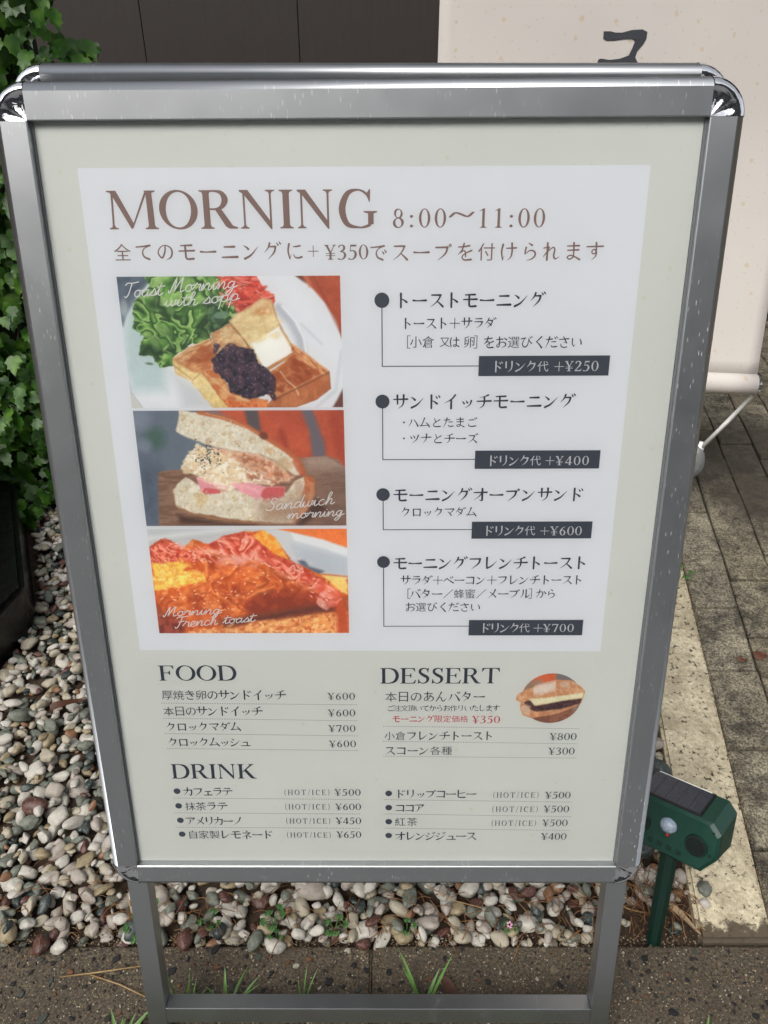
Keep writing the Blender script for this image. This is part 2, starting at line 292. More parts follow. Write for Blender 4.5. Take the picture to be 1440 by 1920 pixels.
class Ink:
    """flat print on a plane: a to the right (mm), b down (mm), later turned into the sheet's own space"""
    def __init__(s): s.V = []; s.F = []
    def add(s, prims, fx):
        for k, (v, f) in enumerate(prims):
            b = len(s.V); s.V += [(*fx(x, y), k) for x, y in v]; s.F += [tuple(b+i for i in q) for q in f]
    def latin(s, txt, x0, x1, base, h, wk=1):
        k = h/100; adv = [G[c][0]*k for c in txt]; side = 5*k
        W_ = x1-x0+2*side; cap_ = .80 if txt[0] == '(' else 1.2 if ':' in txt else (9 if txt == '~' else 1.32)
        st = min(cap_, W_/sum(adv)); tr = (W_-st*sum(adv))/max(1, len(txt)-1)
        x = x0-side*st
        for c, a in zip(txt, adv):
            s.add(G[c][1], lambda u, v, x=x: (x+u*k*st, base-v*k)); x += a*st+tr
    def jp(s, txt, x0, x1, yc, em, wk=.9):
        n = len(txt); g = .43*em
        for i, c in enumerate(txt):
            cx = (x0+x1)/2 if n == 1 else x0+g+(x1-x0-2*g)*i/(n-1)
            e = em*1.0; fx = lambda u, v, cx=cx: (cx+(u-50)/100*e, yc+(v-50)/100*e)
            if c in KN: s.add(kana(c, 5 if em > 14 else 3, wk), fx)
            else: s.add([kanji(c)], fx)
    def build(s, name, mat, parent, depth, tf):
        V = [tf(a, b, depth+.000012*k) for a, b, k in s.V]
        return mesh(name, V, s.F, mat, parent)
# ------------------------------------------------------------------ materials of the setting
def m_concrete_light():
    M = Mat('kerb_concrete', rough=.9); w_ = M.co('World')
    a = M.noise(w_, 9, 6, .7); b = M.noise(w_, 160, 5, .75); v = M.voro(w_, 260); pit = M.ramp(M.noise(w_, 95, 4, .7), [(.0, 0), (.36, 0), (.42, 1)])
    c = M.mix(M.ramp(b, [(.3, 0), (.7, 1)]), s2l((156, 146, 122)), s2l((230, 218, 188)))
    c = M.mix(M.ramp(a, [(.42, 0), (.6, .55)]), c, s2l((120, 108, 84)))
    c = M.mix(pit, s2l((62, 54, 42)), c)
    c = M.mix(M.ramp(v, [(.0, 1), (.16, 0)]), c, s2l((238, 226, 200)))
    sx = M.n('SeparateXYZ'); M.l(w_, sx.inputs[0])           # bare dark concrete where the pale coat has worn off at the near end
    e = M.math('ADD', sx.outputs['Y'], M.math('MULTIPLY', M.math('SUBTRACT', M.noise(w_, 40, 6, .75), .5), .12))
    c = M.mix(M.ramp(M.math('SUBTRACT', e, .1), [(.56, 1), (.572, 0)]), c, s2l((84, 74, 60)))
    M.base(c); M.bump(M.mix(.5, b, pit), .0025, .8); return M.m
def m_kerb_dark():
    M = Mat('exposed_aggregate', rough=.75); w_ = M.co('World')
    a = M.noise(w_, 14, 6, .7); b = M.noise(w_, 260, 5, .8); v = M.n('TexVoronoi'); v.inputs['Scale'].default_value = 330; M.l(w_, v.inputs['Vector'])
    c = M.mix(M.ramp(b, [(.40, 0), (.60, 1)]), s2l((28, 24, 19)), s2l((98, 86, 68)))
    c = M.mix(M.ramp(a, [(.4, 0), (.65, .55)]), c, s2l((56, 48, 38)))
    sp_ = M.n('SeparateColor'); M.l(v.outputs['Color'], sp_.inputs[0])
    g = M.mix(M.ramp(sp_.outputs[1], [(0, s2l((190, 176, 150))), (.35, s2l((120, 84, 50))), (.6, s2l((60, 52, 46))), (.8, s2l((205, 198, 180)))], 'CONSTANT'), (0, 0, 0), (0, 0, 0))
    grain = M.ramp(sp_.outputs[1], [(0, s2l((134, 120, 96))), (.3, s2l((98, 72, 46))), (.55, s2l((34, 30, 28))), (.88, s2l((176, 168, 148)))], 'CONSTANT')
    k = M.math('MULTIPLY', M.ramp(v.outputs['Distance'], [(.28, 1), (.42, 0)]), M.ramp(sp_.outputs[0], [(.62, 0), (.7, 1)]))
    c = M.mix(k, c, grain); M.base(c); M.bump(M.mix(.4, b, k), .0016, .9); return M.m
def m_paver():
    M = Mat('paver_concrete', rough=.92); w_ = M.co('World')
    b = M.noise(w_, 210, 6, .85); a = M.noise(w_, 9, 6, .75, .4); a2 = M.noise(w_, 42, 6, .8)
    c = M.mix(M.ramp(b, [(.41, 0), (.57, 1)]), s2l((64, 60, 50)), s2l((184, 174, 150)))
    d = M.mix(M.ramp(b, [(.42, 0), (.62, 1)]), s2l((30, 28, 25)), s2l((104, 98, 84)))
    f = M.ramp(M.mix(.45, a, a2), [(.42, 0), (.58, 1)])
    c = M.mix(f, c, d)
    oi = M.n('ObjectInfo'); c = M.mix(M.math('MULTIPLY', oi.outputs['Random'], .5), c, M.mix(1, c, s2l((170, 160, 140)), 'MULTIPLY'))
    # darker patch with a noisy edge on the paving near the banner
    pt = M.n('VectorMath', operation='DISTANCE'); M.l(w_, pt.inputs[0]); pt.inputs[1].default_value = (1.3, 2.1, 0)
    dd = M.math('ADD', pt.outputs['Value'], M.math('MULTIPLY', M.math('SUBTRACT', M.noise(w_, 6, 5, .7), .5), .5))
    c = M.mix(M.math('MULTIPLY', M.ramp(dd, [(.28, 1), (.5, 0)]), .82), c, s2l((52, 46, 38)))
    moss = M.ramp(M.noise(w_, 23, 5, .7), [(.56, 0), (.7, .5)]); c = M.mix(moss, c, s2l((58, 58, 36)))
    M.base(c); M.bump(b, .002, .9); return M.m
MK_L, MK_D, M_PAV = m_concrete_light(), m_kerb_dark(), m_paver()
def m_soil():
    M = Mat('soil', rough=.95); w_ = M.co('World'); b = M.noise(w_, 60, 6, .75)
    M.base(M.ramp(b, [(.3, s2l((30, 22, 16))), (.7, s2l((78, 60, 44)))])); M.bump(b, .004, 1); return M.m
M_SOIL = m_soil()

# ------------------------------------------------------------------ ground, kerbs, paving
mesh('ground', [(-60, -60, -.035), (60, -60, -.035), (60, 60, -.035), (-60, 60, -.035)], [(0, 1, 2, 3)], M_SOIL, kind='structure')
M = Mat('street_paving', (.15, .15, .15), .85); w_ = M.co('World'); M.base(M.ramp(M.noise(w_, 8, 6, .7), [(.3, (.13, .13, .13)), (.7, (.19, .19, .19))])); M.bump(M.noise(w_, 120, 4), .002)
mesh('pavement', [(-60, -60, -.022), (60, -60, -.022), (60, .36, -.022), (-60, .36, -.022)], [(0, 1, 2, 3)], M.m, kind='structure')
KX = lambda y: .605+.186*(y-.70)       # right side of the pale kerb
KL = lambda y: .480+.165*(y-.655)      # its left side
def prism(name, P, z0, z1, mat, parent, bev=.004, **kw):
    bm = bmesh.new(); lo = [bm.verts.new((x, y, z0)) for x, y in P]; hi = [bm.verts.new((x, y, z1)) for x, y in P]
    n = len(P); bm.faces.new(lo[::-1]); bm.faces.new(hi)
    for i in range(n): bm.faces.new((lo[i], lo[(i+1) % n], hi[(i+1) % n], hi[i]))
    bm.normal_update()
    es = [e for e in bm.edges if all(v.co.z > z0+1e-5 for v in e.verts)]+[e for e in bm.edges if abs(e.verts[0].co.z-e.verts[1].co.z) > 1e-4]
    if bev: bmesh.ops.bevel(bm, geom=es, offset=bev, segments=2, affect='EDGES')
    return bmobj(name, bm, mat, parent, **kw)
kerb = empty('kerb'); kerb['kind'] = 'structure'
fx_ = [-2.4, -1.8, -1.2, -.6155, -.018, .600, 1.2, 1.8, 2.4]
for a, b in zip(fx_[:-1], fx_[1:]):
    prism('kerb_block', [(a+.0007, .485), (b-.0007, .485), (b-.0007, .637), (a+.0007, .637)], -.12, .0+rng.uniform(-.001, .001), MK_D, kerb, .004)
prism('kerb_block', [(KL(.642), .642), (KX(.642)-.004, .642), (KX(1.655)-.004, 1.655), (KL(1.655), 1.655)], -.12, .003, MK_L, kerb, .006)
prism('kerb_block', [(KL(1.66), 1.66), (KX(1.66)-.004, 1.66), (KX(2.6)-.004, 2.6), (KL(2.6), 2.6)], -.12, .002, MK_L, kerb, .006)
# dark stones showing in the face of the near kerb
chip_cols = [((26, 26, 28), 9), ((40, 36, 33), 5), ((104, 74, 44), 3), ((118, 104, 84), 4), ((120, 80, 52), 1), ((176, 170, 152), 2), ((70, 74, 66), 3)]
chips = {}
def chip(V, F, x, y, z, r, n=9):
    b = len(V); el = rng.uniform(.45, 1); ang = rng.uniform(0, 6.28); ca, sa = math.cos(ang), math.sin(ang)
    V.append((x, y, z+.0006)); rr = [r*rng.uniform(.55, 1.2) for _ in range(n)]
    for k in range(n):
        q = 2*math.pi*k/n; u, v = rr[k]*math.cos(q), rr[k]*el*math.sin(q); V.append((x+u*ca-v*sa, y+u*sa+v*ca, z+.0003))
    for k in range(n):
        q = 2*math.pi*k/n; u, v = rr[k]*1.06*math.cos(q), rr[k]*1.06*el*math.sin(q); V.append((x+u*ca-v*sa, y+u*sa+v*ca, z-.003))
    for k in range(n):
        j = (k+1) % n; F.append((b, b+1+k, b+1+j)); F.append((b+1+k, b+1+n+k, b+1+n+j, b+1+j))
W_ = [c for c, k in chip_cols for _ in range(k)]
placed = []
for _ in range(1000):
    x, y = rng.uniform(-.75, .85), rng.uniform(.49, .632); r = .0018+.0066*rng.random()**3
    if any((x-a)**2+(y-b)**2 < (r+c)**2*1.3 for a, b, c in placed): continue
    if any(abs(x-q) < r+.002 for q in fx_): continue
    placed.append((x, y, r)); c = rng.choice(W_); V, F = chips.setdefault(c, ([], [])); chip(V, F, x, y, .0012, r)
for c, (V, F) in chips.items():
    M = Mat('aggregate_stone', s2l(c), .55); w_ = M.co('World'); M.base(M.mix(M.ramp(M.noise(w_, 300, 3), [(.3, 0), (.7, 1)]), tuple(.4*q for q in s2l(c)), tuple(.85*q for q in s2l(c))))
    mesh('aggregate', V, F, M.m, kerb, smooth=False, kind='stuff')

paving = mesh('pavement', [(-3.2, 2.3, -.03), (6, 2.3, -.03), (6, 3.75, -.03), (-3.2, 3.75, -.03)], [(0, 1, 2, 3)], M_SOIL, kind='structure')
PW, PL = .112, .215; cand = []
for k in range(-9, 26):
    for j in range(-1, 16):
        y0 = .645+PL*(j+(.5 if k % 2 else 0)-.25); y1 = y0+PL-.006; y0 = max(y0, .642)
        if y1-y0 < .02 or y1 > 3.7: continue
        if k < 0 and y0 < 2.62: continue
        a, b = k*PW, (k+1)*PW-.0055
        cand.append((a, b, y0, y1))
def pshow(c):
    q = proj(KX((c[2]+c[3])/2)+(c[0]+c[1])/2, (c[2]+c[3])/2, 0); return q[2] if q and 1150 < q[0] < 1560 and 560 < q[1] < 1950 else 0
cand.sort(key=lambda c: -pshow(c)); rest = bmesh.new()
def paver_bm(bm, c, dz):
    a, b, y0, y1 = c; P = [(KX(y0)+a, y0), (KX(y0)+b, y0), (KX(y1)+b, y1), (KX(y1)+a, y1)]; P = [(x+rng.uniform(-.0022, .0022), y+rng.uniform(-.0022, .0022)) for x, y in P]
    z1 = dz; d = .0035; cx, cy = sum(p[0] for p in P)/4, sum(p[1] for p in P)/4
    ins = [(x+math.copysign(d, cx-x), y+math.copysign(d, cy-y)) for x, y in P]
    lo = [bm.verts.new((x, y, -.04)) for x, y in P]; mi = [bm.verts.new((x, y, z1-.003)) for x, y in P]; hi = [bm.verts.new((x, y, z1)) for x, y in ins]
    bm.faces.new(hi)
    for i in range(4):
        j = (i+1) % 4; bm.faces.new((mi[i], mi[j], hi[j], hi[i])); bm.faces.new((lo[i], lo[j], mi[j], mi[i]))
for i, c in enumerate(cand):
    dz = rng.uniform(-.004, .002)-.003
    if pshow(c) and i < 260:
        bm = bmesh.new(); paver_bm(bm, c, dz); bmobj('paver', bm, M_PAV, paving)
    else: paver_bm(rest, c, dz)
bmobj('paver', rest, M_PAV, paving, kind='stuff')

# ------------------------------------------------------------------ pebble bed
PCOL = {'white': ((196, 190, 178), (228, 223, 212), .6), 'cream': ((178, 168, 146), (206, 196, 174), .6), 'pinkish': ((172, 160, 148), (200, 190, 178), .6), 'green': ((88, 94, 84), (146, 150, 136), .6),
        'dark': ((38, 50, 50), (70, 82, 80), .45), 'red': ((72, 42, 36), (116, 70, 58), .5), 'orange': ((132, 92, 64), (176, 134, 102), .55), 'tan': ((150, 134, 104), (186, 170, 136), .5)}
PMAT = {}
for k, (a, b, r) in PCOL.items():
    M = Mat('pebble_'+k, rough=r); ob = M.co('World'); oi = M.n('ObjectInfo')
    n1 = M.noise(ob, 70, 5, .65, 1); n2 = M.noise(ob, 420, 3, .6)
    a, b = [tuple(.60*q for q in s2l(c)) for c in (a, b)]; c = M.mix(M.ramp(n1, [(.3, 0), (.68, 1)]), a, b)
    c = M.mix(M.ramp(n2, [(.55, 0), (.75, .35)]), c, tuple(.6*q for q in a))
    if k in ('green', 'dark', 'red'): c = M.mix(M.ramp(M.noise(ob, 160, 2, .5, 3), [(.6, 0), (.66, .5)]), c, s2l((136, 138, 126)))
    if k in ('white', 'cream', 'pinkish'): c = M.mix(M.ramp(M.noise(ob, 38, 5, .8, 2), [(.58, 0), (.75, .55)]), c, s2l((104, 86, 62)))
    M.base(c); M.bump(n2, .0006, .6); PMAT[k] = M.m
def pebble_shape(seed, angular):
    r = random.Random(seed); bm = bmesh.new(); bmesh.ops.create_icosphere(bm, subdivisions=3, radius=1)
    sx, sy, sz = 1.05, r.uniform(.52, .92), r.uniform(.42, .66); off = Vector((r.random()*50,)*3)
    cuts = [(Vector((r.gauss(0, 1), r.gauss(0, 1), r.gauss(0, 1))).normalized(), r.uniform(.62, .85)) for _ in range(8 if angular else 4)]
    for v in bm.verts:
        p = v.co.normalized(); q = p*(1+.30*noise.noise(p*1.1+off)+(.09 if angular else .06)*noise.noise(p*2.6+off)+.02*noise.noise(p*6+off))
        for n_, d in cuts:
            e = q.dot(n_)-d
            if e > 0: q -= n_*e*(.9 if angular else .6)
        q += Vector((.18*q.y*q.y, 0, 0))*r.uniform(-1, 1)
        v.co = Vector((q.x*sx, q.y*sy, q.z*sz))
    if angular: 
        for _ in range(1): bmesh.ops.smooth_vert(bm, verts=bm.verts, factor=.35, use_axis_x=True, use_axis_y=True, use_axis_z=True)
    return bm
shapes = []
for i in range(14):
    bm = pebble_shape(i+3, i >= 8); me = bpy.data.meshes.new('pebble'); bm.to_mesh(me); bm.free(); shapes.append(me)
pm = {}
def pmesh(i, k):
    if (i, k) not in pm:
        me = shapes[i].copy(); me.name = 'pebble'; me.materials.append(PMAT[k]); me.polygons.foreach_set('use_smooth', [True]*len(me.polygons)); pm[(i, k)] = me
    return pm[(i, k)]
bed = mesh('pebble_bed', [(-1.9, .637, -.018), (KL(.637), .637, -.018), (KL(2.6), 2.6, -.018), (-1.9, 2.6, -.018)], [(0, 1, 2, 3)], M_SOIL, kind='structure')
grid = {}; peb = []
ks = ['white']*27+['cream']*17+['pinkish']*15+['green']*19+['dark']*6+['red']*7+['orange']*3+['tan']*7
def hgt(x, y, r, rz):
    z = -.012+rz*.6; gx, gy = int(x//.05), int(y//.05)
    for a in (-1, 0, 1):
        for b in (-1, 0, 1):
            for (X, Y, Z, Rr, Rz) in grid.get((gx+a, gy+b), ()):
                d = math.hypot(x-X, y-Y); s = (r+Rr)*.86
                if d < s: z = max(z, Z+(rz+Rz)*.92*math.sqrt(max(0, 1-(d/s)**2)))
    return z
def in_bed(x, y, r):
    if x < -.80-.02 and 1.06 < y < 1.87 and x < (-.815-.40*max(0, y-1.38) if y > 1.2 else -.835-1.2*(1.2-y)) + r: return False
    if y < .640+r*.3 or x > KL(y)-r*.8: return False
    return True
N_TRY = 10500
for t in range(N_TRY):
    big = t < 2600
    r = rng.uniform(.0105, .0185) if big else rng.uniform(.0045, .0125)
    if rng.random() < .06: r *= 1.4
    if math.hypot(0, 0) > 1: continue
    best = None
    for _ in range(3):
        y = .64+1.55*rng.random()**1.15; x = rng.uniform(-1.35, KL(y))
        if not in_bed(x, y, r): continue
        # thin out where litter shows near the stake
        if math.hypot(x-.42, y-.68) < .07 and rng.random() < .75: continue
        if abs(x-.411-.1*(y-.645)) < .018+r*.7 and .62 < y < .70: continue
        if -.62 < x < -.2 and y < .70 and rng.random() < .45: continue
        si = rng.randrange(14); rz = r*.56; z = hgt(x, y, r*.8, rz)
        if best is None or z < best[2]: best = (x, y, z, r, rz, si)
    if best is None or best[2] > .021: continue
    x, y, z, r, rz, si = best; k = rng.choice(ks)
    if k in ('green', 'dark', 'red', 'tan') and si < 8 and rng.random() < .85: si = 8+rng.randrange(6)
    if k in ('white', 'cream', 'pinkish') and si >= 8 and rng.random() < .35: si = rng.randrange(8)
    grid.setdefault((int(x//.05), int(y//.05)), []).append((x, y, z, r*.8, rz)); peb.append((x, y, z, r, si, k))
# stray pebbles lying on the near kerb
for x, y, r, k in ((-.163, .632, .016, 'white'), (-.195, .640, .015, 'green'), (-.515, .634, .016, 'red'), (-.485, .630, .015, 'white'), (-.03, .636, .012, 'red'), (-.30, .641, .016, 'red'), (.03, .645, .014, 'tan'), (-.25, .655, .014, 'dark'),
                   (.512, .724, .012, 'green'), (.505, .70, .009, 'white')):
    peb.append((x, y, .0+r*.5, r, rng.randrange(8), k))
def pvis(p):
    q = proj(p[0], p[1], p[2])
    if not q: return 0
    X, Y, s = q
    if not (-20 < X < 1460 and 900 < Y < 1860): return 0
    u = (Y-226)/(1613-226); xl, xr = -30+u*(215+30), 1400+u*(1190-1400)
    if Y < 1645 and xl < X < xr: return 0
    return s*p[3]*(1 if p[2] > 0 else .6)
order = sorted(range(len(peb)), key=lambda i: -pvis(peb[i]))
solo = set(i for i in order[:298] if pvis(peb[i]) > 0)
vb = {}
for i, (x, y, z, r, si, k) in enumerate(peb):
    rot = Matrix.Rotation(rng.uniform(0, 6.28), 4, 'Z') @ Matrix.Rotation(rng.gauss(0, .28), 4, 'X') @ Matrix.Rotation(rng.gauss(0, .28), 4, 'Y')
    mw = Matrix.Translation((x, y, z)) @ rot @ Matrix.Diagonal((r*1.08, r*1.08, r*1.08, 1))
    if i in solo:
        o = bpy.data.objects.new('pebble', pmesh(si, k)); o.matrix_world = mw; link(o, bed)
    else: vb.setdefault(k, []).append((si, mw))
scv = []
for me in shapes:
    n = len(me.vertices); a = np.empty(n*3); me.vertices.foreach_get('co', a); f = np.array([p.vertices[:] for p in me.polygons]); scv.append((a.reshape(-1, 3), f))
for k, L in vb.items():
    VV, FF, b = [], [], 0
    for si, mw in L:
        a, f = scv[si]; m_ = np.array(mw); VV.append(a@m_[:3, :3].T+m_[:3, 3]); FF.append(f+b); b += len(a)
    VV = np.concatenate(VV); FF = np.concatenate(FF); me = bpy.data.meshes.new('pebble')
    me.vertices.add(len(VV)); me.vertices.foreach_set('co', VV.ravel()); me.loops.add(FF.size); me.loops.foreach_set('vertex_index', FF.ravel().astype(np.int32))
    me.polygons.add(len(FF)); me.polygons.foreach_set('loop_start', np.arange(0, FF.size, 3, dtype=np.int32)); me.polygons.foreach_set('use_smooth', np.ones(len(FF), bool)); me.update(calc_edges=True)
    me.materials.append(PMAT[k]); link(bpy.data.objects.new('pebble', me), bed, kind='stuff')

# ------------------------------------------------------------------ wall behind
M = Mat('wall_panel', rough=.55); w_ = M.co('World', (1, 1, 1)); n_ = M.noise(M.co('World', (30, 1, 2)), 3, 5, .6); n2 = M.noise(w_, 250, 3, .6)
M.base(M.mix(n_, s2l((36, 30, 26)), s2l((50, 43, 38)))); M.bump(n2, .0008, .5); M_WALL = M.m
wall = empty('building', (0, 3.72, 0), label='dark brown panelled building wall in the shade behind the sign and the banner', cat='building')
bm = bmesh.new(); box(bm, -3.4, 4.6, .03, .2, -.05, 3.2); bmobj('wall_backing', bm, Mat('wall_gap', s2l((26, 22, 19)), .8).m, wall)
SW = .64
for i in range(-5, 7):
    x0 = -.99+i*SW
    bm = bmesh.new(); box(bm, x0+.0012, x0+SW-.0012, 0, .026, .0, 3.2, .003); bmobj('panel', bm, M_WALL, wall)
bm = bmesh.new(); box(bm, -3.4, 4.6, -.012, -.001, 0, .12, .003); bmobj('skirting', bm, M_WALL, wall)
bm = bmesh.new(); box(bm, -3.5, 4.7, -1.1, .2, 3.2, 3.32); bmobj('eaves', bm, M_WALL, wall)

# ------------------------------------------------------------------ ivy screen
def leaf_mat():
    M = Mat('ivy_leaf', rough=.42, spec=.35); w_ = M.co('World'); n1 = M.noise(w_, 9, 3, .6); n2 = M.noise(w_, 75, 3, .6); n3 = M.noise(w_, 26, 2, .5)
    c = M.ramp(M.mix(.55, n1, n3), [(.32, s2l((24, 50, 12))), (.5, s2l((44, 82, 18))), (.66, s2l((92, 128, 44))), (.74, s2l((120, 128, 60)))])
    c = M.mix(M.ramp(n2, [(.35, .3), (.6, 0)]), c, s2l((30, 62, 14))); M.base(c); M.bump(n2, .001, .5)
    M.b.inputs['Subsurface Weight'].default_value = 0
    tr = M.n('BsdfTranslucent'); tr.inputs[0].default_value = (*s2l((72, 112, 26)), 1); mx = M.n('MixShader'); mx.inputs[0].default_value = .22
    M.l(M.b.outputs[0], mx.inputs[1]); M.l(tr.outputs[0], mx.inputs[2]); M.l(mx.outputs[0], M.out.inputs[0]); return M.m
M_LEAF = leaf_mat()
def leaf_shape(seed):
    r = random.Random(seed)
    half = [(0, -.40), (.16, -.48), (.36, -.40), (.46, -.2), (.58, -.04), (.44, .08), (.38, .2), (.42, .40), (.26, .40), (.15, .56), (0, .76)]
    kx_ = r.uniform(.8, 1.1); half = [(x*kx_*r.uniform(.9, 1.1), y*r.uniform(.92, 1.08)) for x, y in half]
    V = []; 
    def z(x, y): return -.55*x*x-.30*y*y+.16*abs(x)+.04*math.sin(5*x+3*y+seed)
    mid = [(0, -.42), (0, -.1), (0, .25), (0, .78)]
    V = [(x, y, z(x, y)-.03) for x, y in mid]; F = []
    for sgn in (1, -1):
        b = len(V); H = half[1:-1]; V += [(sgn*x, y, z(x, y)+.02) for x, y in H]
        idx = [0]+list(range(b, b+len(H)))+[3]; cen = [0, 0, 1, 1, 1, 2, 2, 2, 2, 3, 3]
        for i in range(len(idx)-1):
            c0, c1 = cen[i], cen[i+1]
            f = [idx[i], idx[i+1], c1] if c0 == c1 else [idx[i], idx[i+1], c1, c0]
            f = [q for n_, q in enumerate(f) if q not in f[:n_]]
            if len(f) > 2: F.append(tuple(f if sgn > 0 else f[::-1]))
    me = bpy.data.meshes.new('leaf'); me.from_pydata(V, [], F); me.update(); me.materials.append(M_LEAF); me.polygons.foreach_set('use_smooth', [True]*len(me.polygons)); return me
LS = [leaf_shape(i) for i in range(6)]
ivy = empty('ivy_screen', (-1.15, 1.98, 0), label='dense green ivy leaf screen standing on the pebbles left of the sign', cat='ivy screen')
bm = bmesh.new(); box(bm, -.70, .34, .06, .12, -.02, 1.95); bmobj('backing', bm, Mat('ivy_backing', s2l((22, 28, 16)), .95).m, ivy)
leaves = []
def put_leaf(x, y, z, out, s):
    d = Vector((rng.gauss(0, .35), -1+rng.gauss(0, .25), rng.gauss(.35, .35))).normalized() if out == 0 else Vector((out*.8+rng.gauss(0, .3), -.6+rng.gauss(0, .3), rng.gauss(.3, .35))).normalized()
    q = d.to_track_quat('Z', 'Y').to_matrix().to_4x4()
    q = Matrix.Translation((x, y, z)) @ q @ Matrix.Rotation(math.pi+rng.gauss(0, .6), 4, 'Z') @ Matrix.Diagonal((s, s, s, 1)); leaves.append((q, (x, y, z), s))
for _ in range(5200):
    z = rng.uniform(.03, 1.98); x = rng.uniform(-1.9, -.69+.05*math.sin(z*7)+.03*math.sin(z*19)); lay = rng.random()
    bump_ = .05*noise.noise(Vector((x*5, z*5, 0))); y = 1.99-.02-bump_-lay*.10
    edge = x > -.74
    put_leaf(x, y, z, .6 if edge and rng.random() < .6 else 0, rng.uniform(.026, .046))
for _ in range(260):                         # lower corner trails forward over the planter
    z = rng.uniform(.02, .5)**1.0; x = rng.uniform(-1.35, -.95); y = rng.uniform(1.66, 1.95); 
    if x > -1.06+.35*(y-1.66): continue
    put_leaf(x, y, z*(1 if y > 1.8 else .6), 0, rng.uniform(.026, .038))
for _ in range(60):
    z = rng.uniform(.01, .09); y = rng.uniform(1.7, 1.92); x = -1.03+.28*(y-1.66)+rng.gauss(0, .02); put_leaf(x, y, z, .5, rng.uniform(.024, .034))
def lvis(L):
    q = proj(*L[1])
    if not q: return 0
    X, Y, s = q; u = (Y-226)/1387
    if not (-30 < X < 1460 and -40 < Y < 1060): return 0
    if X > -30+u*245+30 and Y > 150: return 0
    return s*L[2]*(1 if L[1][1] < 1.93 else .5)
idx = sorted(range(len(leaves)), key=lambda i: -lvis(leaves[i])); top = set(i for i in idx[:298] if lvis(leaves[i]) > 0)
iv = ivy.matrix_world.copy(); ivi = Matrix.Translation(-Vector(ivy.location)); V, F = [], []
lv = [([v.co.copy() for v in me.vertices], [tuple(p.vertices) for p in me.polygons]) for me in LS]
for i, (q, p, s) in enumerate(leaves):
    k = rng.randrange(6)
    if i in top: o = bpy.data.objects.new('leaf', LS[k]); o.matrix_local = ivi @ q; link(o, ivy)
    else:
        b = len(V); qq = ivi @ q; V += [tuple(qq @ c) for c in lv[k][0]]; F += [tuple(b+j for j in f) for f in lv[k][1]]
mesh('leaf', V, F, M_LEAF, ivy, smooth=True, kind='stuff')
bm = bmesh.new()
for _ in range(46):
    x = rng.uniform(-.7, .42); z = rng.uniform(.1, 1.6); P = []
    for k in range(6): P.append((x, -.03+rng.uniform(-.02, .02), z)); x += rng.gauss(0, .035); z += rng.uniform(.02, .07)
    tube(bm, P, .0022, 5)
bmobj('vine', bm, Mat('vine_stem', s2l((62, 52, 30)), .7).m, ivy, smooth=True, kind='stuff')

# ------------------------------------------------------------------ black planter at the left edge
M = Mat('planter_gloss', s2l((7, 7, 8)), .3); w_ = M.co('World'); M.bump(M.noise(w_, 16, 4, .5, 1), .012, .5); MPL = M.m
pl = empty('planter_box', (-1.15, 1.45, 0), label='glossy black planter box cut off by the left edge of the photo on the pebbles', cat='planter')
L_ = lambda P: [(x+1.15, y-1.45) for x, y in P]
prism('base', L_([(-1.03, 1.86), (-1.6, 1.86), (-1.6, .96), (-1.0, 1.04), (-.845, 1.17), (-.81, 1.38)]), -.02, .115, MPL, pl, .012)
M = Mat('planter_brown', s2l((44, 37, 30)), .7); w_ = M.co('World'); M.bump(M.noise(w_, 90, 3), .002, .6)
prism('body', L_([(-1.09, 1.82), (-1.58, 1.82), (-1.58, 1.32), (-1.0, 1.36)]), .1305, .32, M.m, pl, .008)
# ------------------------------------------------------------------ banner
M = Mat('banner_cloth', rough=.8); ob = M.co('Object'); fl_ = M.flat(); v1 = M.voro2(fl_, 11); n1 = M.noise(ob, 70, 2); fz = M.noise(ob, 500, 3, .7)
spk = M.math('MULTIPLY', M.ramp(M.math('ADD', v1, M.math('MULTIPLY', M.math('SUBTRACT', n1, .5), .18)), [(.03, 1), (.06, 0)]), .45)
c = M.mix(M.ramp(M.noise(ob, 3, 3), [(.3, 0), (.7, 1)]), s2l((186, 180, 174)), s2l((194, 188, 182)))
c = M.mix(spk, c, s2l((178, 150, 104)))
v2 = M.voro2(fl_, 27); c = M.mix(M.math('MULTIPLY', M.ramp(v2, [(.03, 1), (.07, 0)]), .3), c, s2l((146, 130, 120)))
M.base(c); M.bump(fz, .0003, .3); M_BAN = M.m
M_CHROME = Mat('chrome', (.78, .78, .8), .06, 1).m
M_PLAST = Mat('white_plastic', s2l((244, 244, 242)), .35).m
BY = 1.95; BX0, BX1 = .118, .962
ban = empty('banner', (.55, 1.98, 0), label='cream speckled cloth banner with a dark brush letter hanging behind the sign', cat='banner')
def ban_pt(u, z):
    """u 0..1 across, z height; the foot of the cloth sways towards the street"""
    t = max(0, (1.0-z))/.6; y = BY-.085*t*t-.03*t*(u-.2)+.008*math.sin(u*9+z*2.2)
    x = BX0+(BX1-BX0)*u+ (-.012*t*u)
    return x-.55, y-1.98, z
ZB = .425; V, F = [], []; NU, NV = 30, 44
for j in range(NV+1):
    z = ZB+(2.0-ZB)*j/NV
    for i in range(NU+1): V.append(ban_pt(i/NU, z))
for j in range(NV):
    for i in range(NU): a = j*(NU+1)+i; F.append((a, a+1, a+NU+2, a+NU+1))
sheet = mesh('cloth', V, F, M_BAN, ban, smooth=True)
md = sheet.modifiers.new('thickness', 'SOLIDIFY'); md.thickness = .0009; md.offset = 1
bm = bmesh.new(); pts = [ban_pt(i/12, ZB) for i in range(13)]
tube(bm, [(p[0], p[1]-.004, p[2]-.022) for p in pts], .0265, 20); bmobj('hem_roll', bm, M_BAN, ban, smooth=True)
